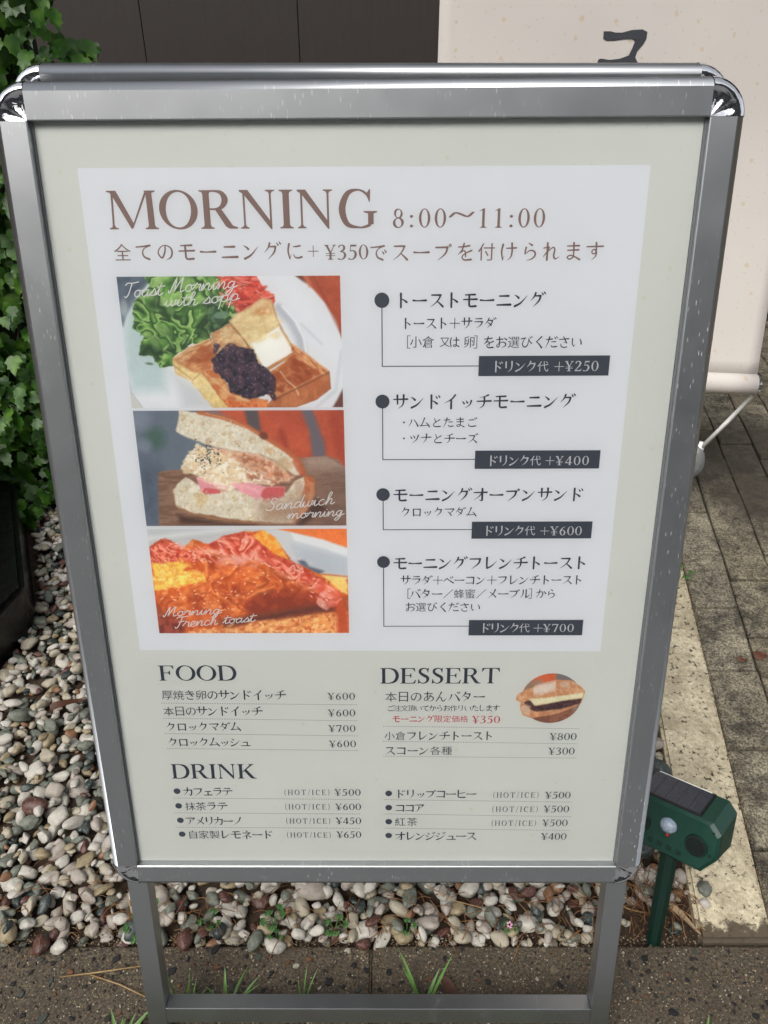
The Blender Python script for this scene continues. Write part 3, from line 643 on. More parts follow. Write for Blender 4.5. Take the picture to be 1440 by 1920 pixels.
e = ban_pt(1, ZB); bm = bmesh.new(); tube(bm, [(e[0]-.01, e[1]-.004, e[2]-.024), (e[0]+.012, e[1]-.004, e[2]-.024)], .013, 14); box(bm, e[0]-.002, e[0]+.007, e[1]-.015, e[1]+.008, e[2]-.052, e[2]+.006, .002); bmobj('end_cap', bm, Mat('cap_metal', (.45, .45, .46), .3, 1).m, ban, smooth=False)
bm = bmesh.new(); tube(bm, [(-.44, -.03, 2.02), (.44, -.03, 2.02)], .014, 12); bmobj('top_bar', bm, M_CHROME, ban, smooth=True)
bm = bmesh.new(); tube(bm, [(0, .03, 0), (0, .03, 2.05)], .012, 12); bmobj('pole', bm, M_CHROME, ban, smooth=True)
bm = bmesh.new(); box(bm, -.22, .22, -.12, .2, -.002, .045, .012); bmobj('base', bm, Mat('base_grey', s2l((90, 90, 92)), .5).m, ban)
# brush letter, built from its outline
brush = [(1127, 64), (1140, 64), (1150, 66), (1163, 66), (1180, 62), (1200, 61), (1210, 65), (1210, 76), (1206, 84), (1196, 96), (1194, 105), (1200, 113), (1197, 120), (1180, 123), (1150, 121), (1128, 119), (1122, 114), (1124, 108), (1130, 107), (1145, 109), (1165, 107), (1181, 102), (1186, 90), (1189, 80), (1182, 76), (1165, 77), (1150, 79), (1135, 79), (1128, 76)]
xa, za = (1167-720)/FPX*1.655, 1.145; q = []
for px, py in brush: q.append(((px-720)/FPX*1.672, 1.169-(py-64)*.00118))
T = tessellate_polygon([[Vector((a, b, 0)) for a, b in q]])
mesh('lettering', [(ban_pt((a-BX0)/(BX1-BX0), b)[0], ban_pt((a-BX0)/(BX1-BX0), b)[1]-.0018, b) for a, b in q], T, Mat('banner_ink', s2l((52, 54, 60)), .6).m, ban)
# white strut from the roll down to the clear weight
wx = 1.965*0+1.0
a0 = Vector(e)+Vector((.010, -.006, -.036)); 
def ray(px, py, Y):
    d = Vector(((px-720)/FPX, cp-(py-960)/FPX*sp, -sp-(py-960)/FPX*cp)); return Vector((0, 0, HC))+d*(Y/d.y)
b0 = ray(1312, 842, 1.93)-Vector(ban.location)
bm = bmesh.new(); tube(bm, [a0, a0*.5+b0*.5+Vector((0, 0, -.002)), b0], .0058, 10); bmobj('strut', bm, M_PLAST, ban, smooth=True)
wt = empty('water_weight', tuple(ray(1304, 865, 1.93)), label='clear plastic water weight hanging on the white strut of the banner', cat='weight')
bm = bmesh.new(); bmesh.ops.create_icosphere(bm, subdivisions=3, radius=1)
for v in bm.verts:
    p = v.co; v.co = Vector((p.x*.026*(1-.22*p.z), p.y*.022, p.z*.05))+Vector((.002*noise.noise(p*3), 0, 0))
M = Mat('clear_plastic', s2l((138, 140, 142)), .2, Transmission_Weight=.35, IOR=1.3); M.bump(M.noise(M.co('Object'), 60, 3), .004, .8)
bmobj('bag', bm, M.m, wt, smooth=True)
bm = bmesh.new(); tube(bm, [(0.004, 0, .04), (.008, 0, .06)], .009, 12); bmobj('neck', bm, M_PLAST, wt, smooth=True)

# ------------------------------------------------------------------ A-frame menu sign
U_ = Vector((0.99996471, -0.00516848, 0.00662318)); Vd = Vector((0.00540385, -0.20792808, -0.97812919)); Nn = Vector((0.00643258, 0.97813046, -0.20789281)); T0 = Vector((-0.01397183, 0.73659724, 1.10513697))
ZT = 1.105/.97813; H = .8085; HW = .289; FW = .031; POST = .0
MT = Matrix((( U_.x, Nn.x, -Vd.x, 0), (U_.y, Nn.y, -Vd.y, 0), (U_.z, Nn.z, -Vd.z, 0), (0, 0, 0, 1)))
org = T0+Vd*ZT
sign = bpy.data.objects.new('menu_sign', None); sign.matrix_world = Matrix.Translation(org) @ MT; sign.empty_display_size = .05
link(sign, None, 'silver A-frame sign holding the white and cream breakfast menu poster', 'sign')
tf = lambda a, b, dep: (a/1000, -dep, ZT-b/1000)

def alu(name, wet=1):
    M = Mat(name, (.435, .45, .462), .36, 1); ob = M.co('Object'); br = M.noise(M.co('Object', (2, 60, 60)), 14, 3, .6)
    stv = M.n('TexVoronoi', voronoi_dimensions='2D'); stv.inputs['Scale'].default_value = 150; fl_ = M.flat(); mp = M.n('Mapping'); mp.inputs['Scale'].default_value = (1.9, .30, 1); M.l(fl_, mp.inputs[0]); M.l(mp.outputs[0], stv.inputs['Vector'])
    dens = M.ramp(M.noise(ob, 7, 3, .6), [(.42, 0), (.6, 1)]); sp2 = M.n('SeparateColor'); M.l(stv.outputs['Color'], sp2.inputs[0])
    k = M.math('MULTIPLY', M.ramp(stv.outputs['Distance'], [(.06, 1), (.13, 0)]), M.math('MULTIPLY', dens, M.ramp(sp2.outputs[0], [(.50, 0), (.51, 1)])))
    k = M.math('MULTIPLY', k, M.math('MULTIPLY', M.ramp(sp2.outputs[1], [(0, .2), (1, .62)]), wet))
    sm = M.ramp(M.noise(M.co('Object', (1, 1, .4)), 22, 5, .7, 1.2), [(.62, 0), (.8, .10)])
    M.base(M.mix(k, M.mix(sm, (.435, .45, .462), (.53, .53, .53)), s2l((236, 238, 240)))); M.l(M.math('SUBTRACT', 1, M.math('MAXIMUM', k, sm)), M.b.inputs['Metallic'])
    M.rough(M.ramp(M.noise(ob, 24, 4), [(.3, .37), (.7, .41)])); M.bump(M.noise(ob, 900, 2), .00002, .2); return M.m
M_ALU = alu('brushed_aluminium'); M_ALU2 = alu('leg_aluminium', .35)
M = Mat('chrome_corner', (.74, .74, .76), .07, 1); nb = M.noise(M.co('Object', (1, 1, 1)), 55, 3, .55, 1.5); M.bump(nb, .0016, .5); M_CC = M.m
PROF = [(0, .0005), (0, .0090), (.0009, .0098), (.0225, .0106), (.0262, .0090), (.0292, .0058), (.0308, .0020), (.0312, -.004), (.0308, -.0095), (.0290, -.0125), (.026, -.0138), (.004, -.0142), (.0035, -.0035)]
def bar(name, kind, parent, x0, x1, mat, prof=PROF, hw=HW, Hh=H):
    """kind: top, bottom, left, right; profile goes outwards from the window edge"""
    V = []; 
    for t in (x0, x1):
        for d, h in prof:
            if kind == 'top': V.append((t, -h, ZT+d))
            elif kind == 'bottom': V.append((t, -h, ZT-Hh-d))
            elif kind == 'left': V.append((-hw-d, -h, ZT-t))
            else: V.append((hw+d, -h, ZT-t))
    n = len(prof); F = [(i, i+1, n+i+1, n+i) for i in range(n-1)]+[tuple(range(n)), tuple(range(n, 2*n))[::-1]]
    o = mesh(name, V, F, mat, parent)
    o.data.polygons.foreach_set('use_smooth', [3 <= i < n-3 for i in range(n-1)]+[False, False]); return o
def corner(cx, cz, a0, parent, mat):
    V, F = [], []; n = len(PROF); S = 22
    pr = [(0, .0098)]+[(d+.0002, h+.0004) for d, h in PROF[2:]]; pr = [(0, .0094), (.004, .0088), (.018, .0092), (.0222, .0098), (.0236, .0110)]+[(d+.0003, h+.0006) for d, h in PROF[4:]]
    n = len(pr)
    for k in range(S+1):
        q = a0+math.pi/2*k/S
        for d, h in pr:
            hh = h-(.0010*math.sin(math.pi*k/S*2)**2*(1 if .002 < d < .02 else 0)); V.append((cx+d*math.cos(q), -hh, cz+d*math.sin(q)))
    for k in range(S):
        for i in range(n-1): F.append((k*n+i, k*n+i+1, (k+1)*n+i+1, (k+1)*n+i))
    return mesh('corner_cap', V, F, mat, parent, smooth=True)
g_ = .0004
bar('frame_bar', 'top', sign, -HW+g_, HW-g_, M_ALU); bar('frame_bar', 'bottom', sign, -HW+g_, HW-g_, M_ALU)
bar('frame_bar', 'left', sign, g_, H-g_, M_ALU); bar('frame_bar', 'right', sign, g_, H-g_, M_ALU)
for cx, cz, a in ((-HW, ZT, math.pi/2), (HW, ZT, 0), (-HW, ZT-H, math.pi), (HW, ZT-H, 1.5*math.pi)): corner(cx, cz, a, sign, M_CC)
M_RUB = Mat('inner_gasket', s2l((96, 98, 102)), .5).m
for kx in (-1, 1):
    bm = bmesh.new(); box(bm, min(kx*HW, kx*(HW-.0016)), max(kx*HW, kx*(HW-.0016)), -.0032, -.0002, ZT-H, ZT, 0); bmobj('inner_lip', bm, M_RUB, sign)
    bm = bmesh.new(); x0, x1 = sorted((kx*.2835, kx*.3085)); box(bm, x0, x1, .0015, .0235, 0, ZT-H-.0005, .0012); bmobj('leg', bm, M_ALU2, sign)
    bm = bmesh.new(); box(bm, x0, x1, -.0002, .025, -.006, .014, .002); bmobj('foot_cap', bm, Mat('foot_rubber', s2l((34, 34, 36)), .6).m, sign)
bm = bmesh.new(); box(bm, -.283, .283, .0005, .0225, ZT-1.0875, ZT-1.0617, .0009); bmobj('crossbar', bm, M_ALU2, sign)
bm = bmesh.new(); box(bm, -.285, .285, .0118, .0135, ZT-H+.004, ZT-.004, .0005); bmobj('backing_board', bm, M_RUB, sign)
bm = bmesh.new(); box(bm, -.2885, .2885, .0035, .0112, ZT-H+.0002, ZT-.0002, 0); bmobj('backing_board', bm, M_RUB, sign)
# rear panel leaning the other way
rear_w = Matrix.Translation(Vector((T0.x, .790, 1.105+.0095))) 
vd2 = Vector((0, .2079, -.97815)); n2_ = Vector((0, -.97815, -.2079))
MR = Matrix(((-1, 0, 0, 0), (0, n2_.y, -vd2.y, 0), (0, n2_.z, -vd2.z, 0), (0, 0, 0, 1)))
rw = Matrix.Translation(Vector((T0.x+.002, .790, 1.1155))+vd2*ZT) @ MR
rear = bpy.data.objects.new('rear_panel', bpy.data.meshes.new('rear_panel')); rear.data.from_pydata([tuple(v) for v in [(-.288, -.0005, ZT), (.288, -.0005, ZT), (.288, -.0005, ZT-H), (-.288, -.0005, ZT-H)]], [], [(0, 1, 2, 3)]); rear.data.materials.append(Mat('rear_poster', s2l((205, 208, 200)), .5).m)
link(rear, sign); rear.matrix_local = sign.matrix_world.inverted() @ rw
for k in ('top', 'bottom'): bar('frame_bar', k, rear, -HW, HW, M_ALU2)
for k in ('left', 'right'): bar('frame_bar', k, rear, 0, H, M_ALU2)
for cx, cz, a in ((-HW, ZT, math.pi/2), (HW, ZT, 0), (-HW, ZT-H, math.pi), (HW, ZT-H, 1.5*math.pi)): corner(cx, cz, a, rear, M_CC)
bm = bmesh.new(); box(bm, -.285, .285, .0118, .0135, ZT-H+.004, ZT-.004, .0005); bmobj('backing_board', bm, M_RUB, rear)
for kx in (-1, 1):
    bm = bmesh.new(); x0, x1 = sorted((kx*.2835, kx*.3085)); box(bm, x0, x1, .0015, .0235, -.01, ZT-H-.006, .0012); bmobj('leg', bm, M_ALU2, rear)
    bm = bmesh.new(); box(bm, kx*.24-.02, kx*.24+.02, .0155, .032, ZT-.02, ZT+.012, .002); bmobj('hinge', bm, M_ALU2, sign)
bm = bmesh.new(); box(bm, -.283, .283, .0005, .0225, ZT-1.0875, ZT-1.0617, .0009); bmobj('crossbar', bm, M_ALU2, rear)

# poster and its flat print
def paper(name, c, spots=True, c2=None):
    M = Mat(name, c, .55, spec=.35); ob = M.co('Object'); n1 = M.noise(ob, 5, 4, .6); n2 = M.noise(ob, 240, 3, .6)
    cc = M.mix(M.ramp(n1, [(.3, 0), (.7, 1)]), tuple(.965*q for q in c), tuple(1.02*q for q in c))
    if spots:
        fl_ = M.flat(); v = M.voro2(fl_, 12); cc = M.mix(M.math('MULTIPLY', M.ramp(M.math('ADD', v, M.math('MULTIPLY', M.noise(ob, 90, 2), .05)), [(.03, 1), (.06, 0)]), .45), cc, tuple(q*r for q, r in zip(c, (.92, .80, .58))))
        v = M.voro2(fl_, 27); cc = M.mix(M.math('MULTIPLY', M.ramp(v, [(.01, 1), (.035, 0)]), .25), cc, tuple(.6*q for q in c))
    M.base(M.mix(M.math('MULTIPLY', n2, .12), cc, tuple(.85*q for q in c))); return M.m
CREAM = (.712, .738, .700); WHITE = (.80, .83, .87)
poster = mesh('poster', [tf(-HW*1000, 0, .0004), tf(HW*1000, 0, .0004), tf(HW*1000, H*1000, .0004), tf(-HW*1000, H*1000, .0004)], [(3, 2, 1, 0)], paper('poster_cream', CREAM), sign)
mesh('white_panel', [tf(a, b, .00045) for a, b in ((-254.7, 36.2), (245.8, 36.6), (246.0, 519), (-254.7, 516.5))], [(3, 2, 1, 0)], paper('poster_white', WHITE, False), poster)
INKC = {'b': (.245, .155, .135), 'd': (.036, .046, .068), 'l': (.045, .055, .075), 't': (.058, .070, .094), 'w': (.62, .65, .68), 'r': (.55, .045, .07)}
IM = {k: Mat('print_ink', c, .55, spec=.3).m for k, c in INKC.items()}
JP = [
("全てのモーニングに",-230.6,-60.9,106.1,16.5,"b"),
("でスープを付けられます",1.1,210.5,107.6,16.5,"b"),
("トーストモーニング",24.2,161.0,149.7,14.7,"d"),
("トースト+サラダ",29.8,116.9,170.4,10.9,"d"),
("[",32.5,35.5,187.4,11.9,"d"),
("小倉",37.8,59.6,187.5,11.9,"d"),
("又は",65.6,83.4,187.8,10.4,"d"),
("卵",88.1,97.9,187.6,11.3,"d"),
("]",99.6,102.6,187.7,11.9,"d"),
("をお選びください",106.1,198.6,188.1,11.8,"d"),
("ドリンク代",115.9,168.4,210.8,11.4,"w"),
("+",175.1,182.6,210.9,10.1,"w"),
("サンドイッチモーニング",22.1,195.9,244.3,15.1,"d"),
("ハムとたまご",36.4,102.4,264.7,10.6,"d"),
("ツナとチーズ",37.6,104.0,280.8,10.7,"d"),
("ドリンク代",115.0,167.2,303.6,11.6,"w"),
("+",172.9,180.1,303.6,9.9,"w"),
("モーニングオープンサンド",22.0,212.4,339.2,15.3,"d"),
("クロックマダム",29.5,105.5,357.4,10.9,"d"),
("ドリンク代",114.2,166.2,378.0,11.7,"w"),
("+",172.6,179.7,378.3,10.0,"w"),
("モーニングフレンチトースト",21.9,222.7,414.1,15.4,"d"),
("サラダ+ベーコン+フレンチトースト",29.4,219.6,433.5,11.4,"d"),
("[",34.1,37.5,449.1,11.9,"d"),
("バター/蜂蜜/メープル",39.2,165.7,449.4,11.8,"d"),
("]",166.3,169.7,449.4,11.9,"d"),
("から",172.5,192.5,449.5,11.2,"d"),
("お選びください",34.1,113.5,465.0,11.7,"d"),
("ドリンク代",115.0,167.2,490.0,12.3,"w"),
("+",172.9,180.2,490.2,11.0,"w"),
("+",-55.6,-45.5,106.2,11.0,"b"),
("厚焼き卵のサンドイッチ",-236.3,-98.9,573.7,13.2,"d"),
("本日のサンドイッチ",-236.7,-126.1,594.8,13.0,"d"),
("クロックマダム",-235.8,-151.9,615.4,12.5,"d"),
("クロックムッシュ",-235.8,-142.2,636.3,12.7,"d"),
("カフェラテ",-225.0,-168.1,705.6,13.0,"d"),
("抹茶ラテ",-224.7,-175.5,726.9,13.3,"d"),
("アメリカーノ",-226.2,-159.0,748.5,13.0,"d"),
("自家製レモネード",-225.1,-123.7,768.9,13.3,"d"),
("本日のあんバター",12.6,122.7,576.1,13.8,"d"),
("ご注文頂いてからお作りいたします",14.2,139.6,591.1,8.7,"d"),
("モーニング限定価格",20.2,104.9,605.2,9.6,"r"),
("小倉フレンチトースト",11.5,134.5,627.8,12.6,"d"),
("スコーン各種",11.7,87.8,648.0,12.8,"d"),
("ドリップコーヒー",23.9,117.8,708.9,13.0,"d"),
("ココア",23.5,57.1,729.2,12.9,"d"),
("紅茶",23.3,49.1,749.6,13.4,"d"),
("オレンジジュース",23.4,120.0,770.9,13.3,"d"),
]
LT = [
("MORNING",-231.6,6.8,86.7,32.0,"b"),
("8:00",21.6,68.8,86.8,16.4,"b"),
("~",73.0,93.4,80.6,8.9,"b"),
("11:00",97.2,156.9,87.2,16.4,"b"),
("¥350",-40.0,-0.7,113.5,13.1,"b"),
("¥250",184.5,216.1,215.3,9.8,"w"),
("¥400",182.2,215.0,308.3,9.6,"w"),
("¥600",182.0,214.2,383.1,10.0,"w"),
("¥700",182.0,214.8,494.9,9.9,"w"),
("FOOD",-236.7,-151.4,555.0,19.2,"d"),
("DRINK",-236.0,-138.5,686.9,20.3,"d"),
("DESSERT",7.4,138.2,559.0,19.6,"d"),
("¥600",-51.7,-21.4,580.0,9.3,"d"),
("¥600",-52.0,-21.4,601.8,9.5,"d"),
("¥700",-52.1,-21.6,622.4,9.3,"d"),
("¥600",-52.0,-21.4,643.3,9.4,"d"),
("¥500",-47.7,-17.1,711.4,9.6,"d"),
("¥600",-47.3,-17.0,732.3,9.7,"d"),
("¥450",-47.3,-17.2,753.0,9.9,"d"),
("¥650",-46.9,-17.5,773.8,10.1,"d"),
("(HOT/ICE)",-106.5,-54.0,710.4,7.5,"l"),
("(HOT/ICE)",-106.6,-54.4,731.4,7.7,"l"),
("(HOT/ICE)",-106.5,-54.3,752.2,7.6,"l"),
("(HOT/ICE)",-106.5,-54.3,773.3,7.7,"l"),
("¥350",110.0,141.2,610.9,9.9,"r"),
("¥800",198.6,229.1,633.7,9.7,"d"),
("¥300",198.4,228.4,653.6,9.9,"d"),
("(HOT/ICE)",138.1,190.8,714.3,7.7,"l"),
("(HOT/ICE)",137.9,191.2,734.9,7.8,"l"),
("(HOT/ICE)",137.9,190.5,755.5,7.8,"l"),
("¥500",198.8,228.6,715.4,9.8,"d"),
("¥500",198.5,228.4,735.6,10.0,"d"),
("¥500",198.2,228.2,756.1,10.1,"d"),
("¥400",198.0,228.4,776.4,10.3,"d"),
]

inks = {}
for s, x0, x1, y, em, k in JP:
    inks.setdefault(('jp', k, s), []); i = Ink(); wk = 1.32 if k == 'b' else (1.5 if em > 14 else 1.4)
    i.jp(s, x0, x1, y, em, wk); i.build('lettering', IM[k], poster, .00062 if k != 'w' else .00085, tf)
for s, x0, x1, y, h, k in LT:
    i = Ink(); i.latin(s, x0, x1, y, h); i.build('lettering', IM[k], poster, .00062 if k != 'w' else .00085, tf)
bpy.data.objects.remove(_fobj)
# marks: bullets, rules, price tags, dotted lines
def flat(name, P, k, dep=.0006): 
    return mesh(name, [tf(a, b, dep) for a, b in P], [tuple(range(len(P)))[::-1]], IM[k], poster)
circ = lambda x, y, r, n=32: [(x+r*math.cos(2*math.pi*i/n), y+r*math.sin(2*math.pi*i/n)) for i in range(n)]
for (cx, cy), r, y2, x2, tag in (((11.2, 149.4), 6.9, 210.1, 102.7, (102.6, 200.7, 226.2, 219.7)), ((11.2, 243.9), 6.8, 302.1, 102.7, (102.3, 293.1, 225.6, 311.9)),
                            ((11.2, 338.6), 6.8, 376.6, 102, (101.6, 368, 224.3, 386.7)), ((11.2, 412.6), 6.7, 487.8, 102.3, (102.2, 480.4, 224.3, 499))):
    flat('bullet', circ(cx, cy, r), 't', .00064)
    flat('rule', [(cx-.45, cy), (cx+.45, cy), (cx+.45, y2+.4), (cx-.45, y2+.4)], 'd'); flat('rule', [(cx+.45, y2-.4), (x2, y2-.4), (x2, y2+.4), (cx+.45, y2+.4)], 'd')
    a, b, c_, d = tag; flat('price_tag', [(a, b), (c_, b), (c_, d), (a, d)], 't', .0007)
for x, y in ((-232.5, 704.9), (-232.7, 726.2), (-232.7, 747.5), (-232.5, 768.2), (15.6, 708.1), (15.6, 728.7), (15.5, 749.4), (15.4, 770.1)): flat('bullet', circ(x, y, 4.0, 24), 't')
for x, y in ((31.9, 264.5), (32, 280.5)): flat('bullet', circ(x, y, .95, 12), 'd')
for a, b, c_, d in [(-237.8, 584.1, -20.1, 586.4), (-237.6, 604.1, -20.2, 607.5), (-237.4, 624.4, -20.2, 627.9), (-237.2, 644.8, -20.0, 647.9), (-237.4, 714.8, -19.6, 716.8), (-237.6, 736.4, -19.5, 738.0), (-237.8, 757.7, -19.5, 759.3), (10.4, 615.0, 230.0, 618.3), (10.3, 635.2, 230.2, 638.7), (10.4, 655.7, 230.5, 658.3), (10.5, 717.1, 230.1, 720.6), (10.4, 738.0, 230.4, 741.8), (10.8, 759.1, 230.4, 762.4)]:
    V, F = [], []; n = int((c_-a)/2.72)
    for i in range(n+1):
        t = i/n; x, y = a+(c_-a)*t, b+(d-b)*t; q = len(V); V += [tf(p_, r_, .0006) for p_, r_ in circ(x, y, .52, 8)]; F.append(tuple(range(q, q+8))[::-1])
    mesh('dotted_line', V, F, IM['d'], poster)

# ---------------- food pictures: printed as vertex colours on a fine mesh
def homog(src, dst):
    A, B = [], []
    for (x, y), (u, v) in zip(src, dst):
        A += [[x, y, 1, 0, 0, 0, -u*x, -u*y], [0, 0, 0, x, y, 1, -v*x, -v*y]]; B += [u, v]
    h = np.linalg.solve(np.array(A, float), np.array(B, float)); return np.append(h, 1).reshape(3, 3)
def hap(Hm, x, y):
    d = Hm[2, 0]*x+Hm[2, 1]*y+Hm[2, 2]; return (Hm[0, 0]*x+Hm[0, 1]*y+Hm[0, 2])/d, (Hm[1, 0]*x+Hm[1, 1]*y+Hm[1, 2])/d
nrng = np.random.default_rng(5); LAT = nrng.random((257, 257))
def vnoise(x, y, s, o=3):
    r = 0; am = 1; tot = 0
    for k in range(o):
        X, Y = x/s+k*37.3, y/s+k*11.7; xi, yi = np.floor(X).astype(int), np.floor(Y).astype(int); fx, fy = X-xi, Y-yi
        fx = fx*fx*(3-2*fx); fy = fy*fy*(3-2*fy); g = lambda a, b: LAT[(a % 256), (b % 256)]
        r = r+am*((g(xi, yi)*(1-fx)+g(xi+1, yi)*fx)*(1-fy)+(g(xi, yi+1)*(1-fx)+g(xi+1, yi+1)*fx)*fy); tot += am; am *= .55; s = s/2
    return r/tot
class Paint:
    def __init__(s, quad, rect, nx, ny, bgc):
        s.nx, s.ny, s.rect = nx, ny, rect; x0, y0, x1, y1 = rect
        a, b = np.meshgrid(np.linspace(x0, x1, nx), np.linspace(y0, y1, ny)); Hq = homog([(x0, y0), (x1, y0), (x1, y1), (x0, y1)], quad)
        s.X, s.Y = hap(Hq, a, b); s.a, s.b = a, b; s.Hi = homog(quad, [(x0, y0), (x1, y0), (x1, y1), (x0, y1)])
        s.im = np.ones((ny, nx, 3))*np.array(bgc, float); s.alpha = np.ones((ny, nx))
    def mask(s, P, f=5, warp=0, ws=20):
        X, Y = s.X, s.Y
        if warp: X, Y = X+(vnoise(X, Y, ws)-.5)*2*warp, Y+(vnoise(X+99, Y+57, ws)-.5)*2*warp
        ins = np.zeros(X.shape, bool); dist = np.full(X.shape, 1e9); n = len(P)
        for i in range(n):
            (x1, y1), (x2, y2) = P[i], P[(i+1) % n]
            if y1 != y2: ins ^= ((y1 > Y) != (y2 > Y)) & (X < (x2-x1)*(Y-y1)/(y2-y1)+x1)
            dx, dy = x2-x1, y2-y1; t = np.clip(((X-x1)*dx+(Y-y1)*dy)/(dx*dx+dy*dy+1e-9), 0, 1); dist = np.minimum(dist, np.hypot(X-x1-t*dx, Y-y1-t*dy))
        sd = np.where(ins, dist, -dist); return np.clip(.5+sd/(2*f), 0, 1), sd
    def over(s, m, c): s.im += (np.array(c, float)-s.im)*m[..., None]
    def poly(s, P, c, f=5, warp=0, ws=20, tex=None, edge=None):
        m, sd = s.mask(P, f, warp, ws); s.over(m, c)
        if tex:
            for (sc_, thr, wd, c2, am) in tex:
                n = vnoise(s.X+thr*991, s.Y+sc_*7, sc_, 3); s.over(m*np.clip((n-thr)/wd+.5, 0, 1)*am, c2)
        if edge: wdt, c2, am = edge; s.over(m*np.clip(1-sd/wdt, 0, 1)*am, c2)
        return m
    def ell(s, cx, cy, rx, ry, ang, c, f=.25, am=1):
        a0, b0 = hap(s.Hi, cx, cy); x0, y0, x1, y1 = s.rect; R_ = max(rx, ry)*1.6*(x1-x0)/1150+1; kx, ky = (s.nx-1)/(x1-x0), (s.ny-1)/(y1-y0)
        i0, i1 = max(0, int((a0-R_-x0)*kx)), min(s.nx, int((a0+R_-x0)*kx)+2); j0, j1 = max(0, int((b0-R_*1.3-y0)*ky)), min(s.ny, int((b0+R_*1.3-y0)*ky)+2)
        if i1 <= i0 or j1 <= j0: return
        w = (slice(j0, j1), slice(i0, i1)); X, Y = s.X[w], s.Y[w]
        ca, sa = math.cos(ang), math.sin(ang); u = ((X-cx)*ca+(Y-cy)*sa)/rx; v = (-(X-cx)*sa+(Y-cy)*ca)/ry
        m = np.clip((1-np.hypot(u, v))/f+.5, 0, 1)*am; s.im[w] += (np.array(c, float)-s.im[w])*m[..., None]
    def blobs(s, P, n, rx, ry, ang, cols, am=.6, f=.5, off=None):
        xs, ys = [p[0] for p in P], [p[1] for p in P]; k = 0
        while k < n:
            x, y = rr.uniform(min(xs), max(xs)), rr.uniform(min(ys), max(ys)); c = False
            for i in range(len(P)):
                (x1, y1), (x2, y2) = P[i-1], P[i]
                if (y1 > y) != (y2 > y) and x < (x2-x1)*(y-y1)/(y2-y1)+x1: c = not c
            if not c: continue
            k += 1; a = rr.uniform(*ang); u, v = rr.uniform(*rx), rr.uniform(*ry)
            if off: s.ell(x+off[0], y+off[1], u, v, a, off[2], f, am)
            s.ell(x, y, u, v, a, rr.choice(cols), f, am)
    def folds(s, m, cols, sc_, bands, warp=.9, am=1):
        a = vnoise(s.X+31, s.Y+77, sc_*1.3, 3); b = vnoise(s.X+211, s.Y+5, sc_*1.3, 3)
        W_ = vnoise(s.X+sc_*2*warp*a, s.Y+sc_*2*warp*b, sc_, 3); t = (W_*bands) % 1.0; t = np.where(t < .82, t/.82, (1-t)/.18)
        n = len(cols)-1; i = np.clip((t*n).astype(int), 0, n-1); f = (t*n-i)[..., None]; C = np.array(cols, float); c = C[i]*(1-f)+C[i+1]*f
        s.im += (c-s.im)*(m*am)[..., None]
    def line(s, P, w_, c, f=3, am=1):
        d = np.full(s.X.shape, 1e9)
        for (x1, y1), (x2, y2) in zip(P[:-1], P[1:]):
            dx, dy = x2-x1, y2-y1; t = np.clip(((s.X-x1)*dx+(s.Y-y1)*dy)/(dx*dx+dy*dy+1e-9), 0, 1); d = np.minimum(d, np.hypot(s.X-x1-t*dx, s.Y-y1-t*dy))
        s.over(np.clip((w_/2-d)/f+.5, 0, 1)*am, c)
    def build(s, name, dep):
        sat = np.clip((s.im.max(-1)-s.im.min(-1))/50, .15, 1); lum = 1+sat*(.10*(vnoise(s.X, s.Y, 70, 2)-.5)+.12*(vnoise(s.X+7, s.Y+3, 9, 2)-.5)); s.im *= lum[..., None]
        b_ = s.im.copy(); b_[1:-1, 1:-1] = (4*s.im[1:-1, 1:-1]+s.im[:-2, 1:-1]+s.im[2:, 1:-1]+s.im[1:-1, :-2]+s.im[1:-1, 2:])/8; s.im = b_
        im = np.clip(s.im*.93+.07*206, 0, 255)/255; lin = np.where(im <= .04, im/12.92, ((im+.055)/1.055)**2.4)*1.04  # pale haze over the poster blended into the print colours
        V = np.stack([s.a/1000, np.full(s.a.shape, -dep), ZT-s.b/1000], -1).reshape(-1, 3)
        i = np.arange(s.nx*s.ny).reshape(s.ny, s.nx); q = np.stack([i[1:, :-1], i[1:, 1:], i[:-1, 1:], i[:-1, :-1]], -1).reshape(-1, 4)
        al = s.alpha.ravel(); q = q[al[q].min(1) > .5]
        me = bpy.data.meshes.new(name); me.vertices.add(len(V)); me.vertices.foreach_set('co', V.ravel()); me.loops.add(q.size); me.loops.foreach_set('vertex_index', q.ravel().astype(np.int32))
        me.polygons.add(len(q)); me.polygons.foreach_set('loop_start', np.arange(0, q.size, 4, dtype=np.int32)); me.update(calc_edges=True)
        ca = me.color_attributes.new('print', 'FLOAT_COLOR', 'POINT'); ca.data.foreach_set('color', np.concatenate([lin.reshape(-1, 3), np.ones((len(V), 1))], 1).ravel()); me.materials.append(M_PRINT)
        return link(bpy.data.objects.new(name, me), poster)
M = Mat('printed_picture', rough=.5, spec=.35); at = M.n('VertexColor'); at.layer_name = 'print'; M.l(at.outputs[0], M.b.inputs['Base Color']); M_PRINT = M.m
rr = random.Random(11)
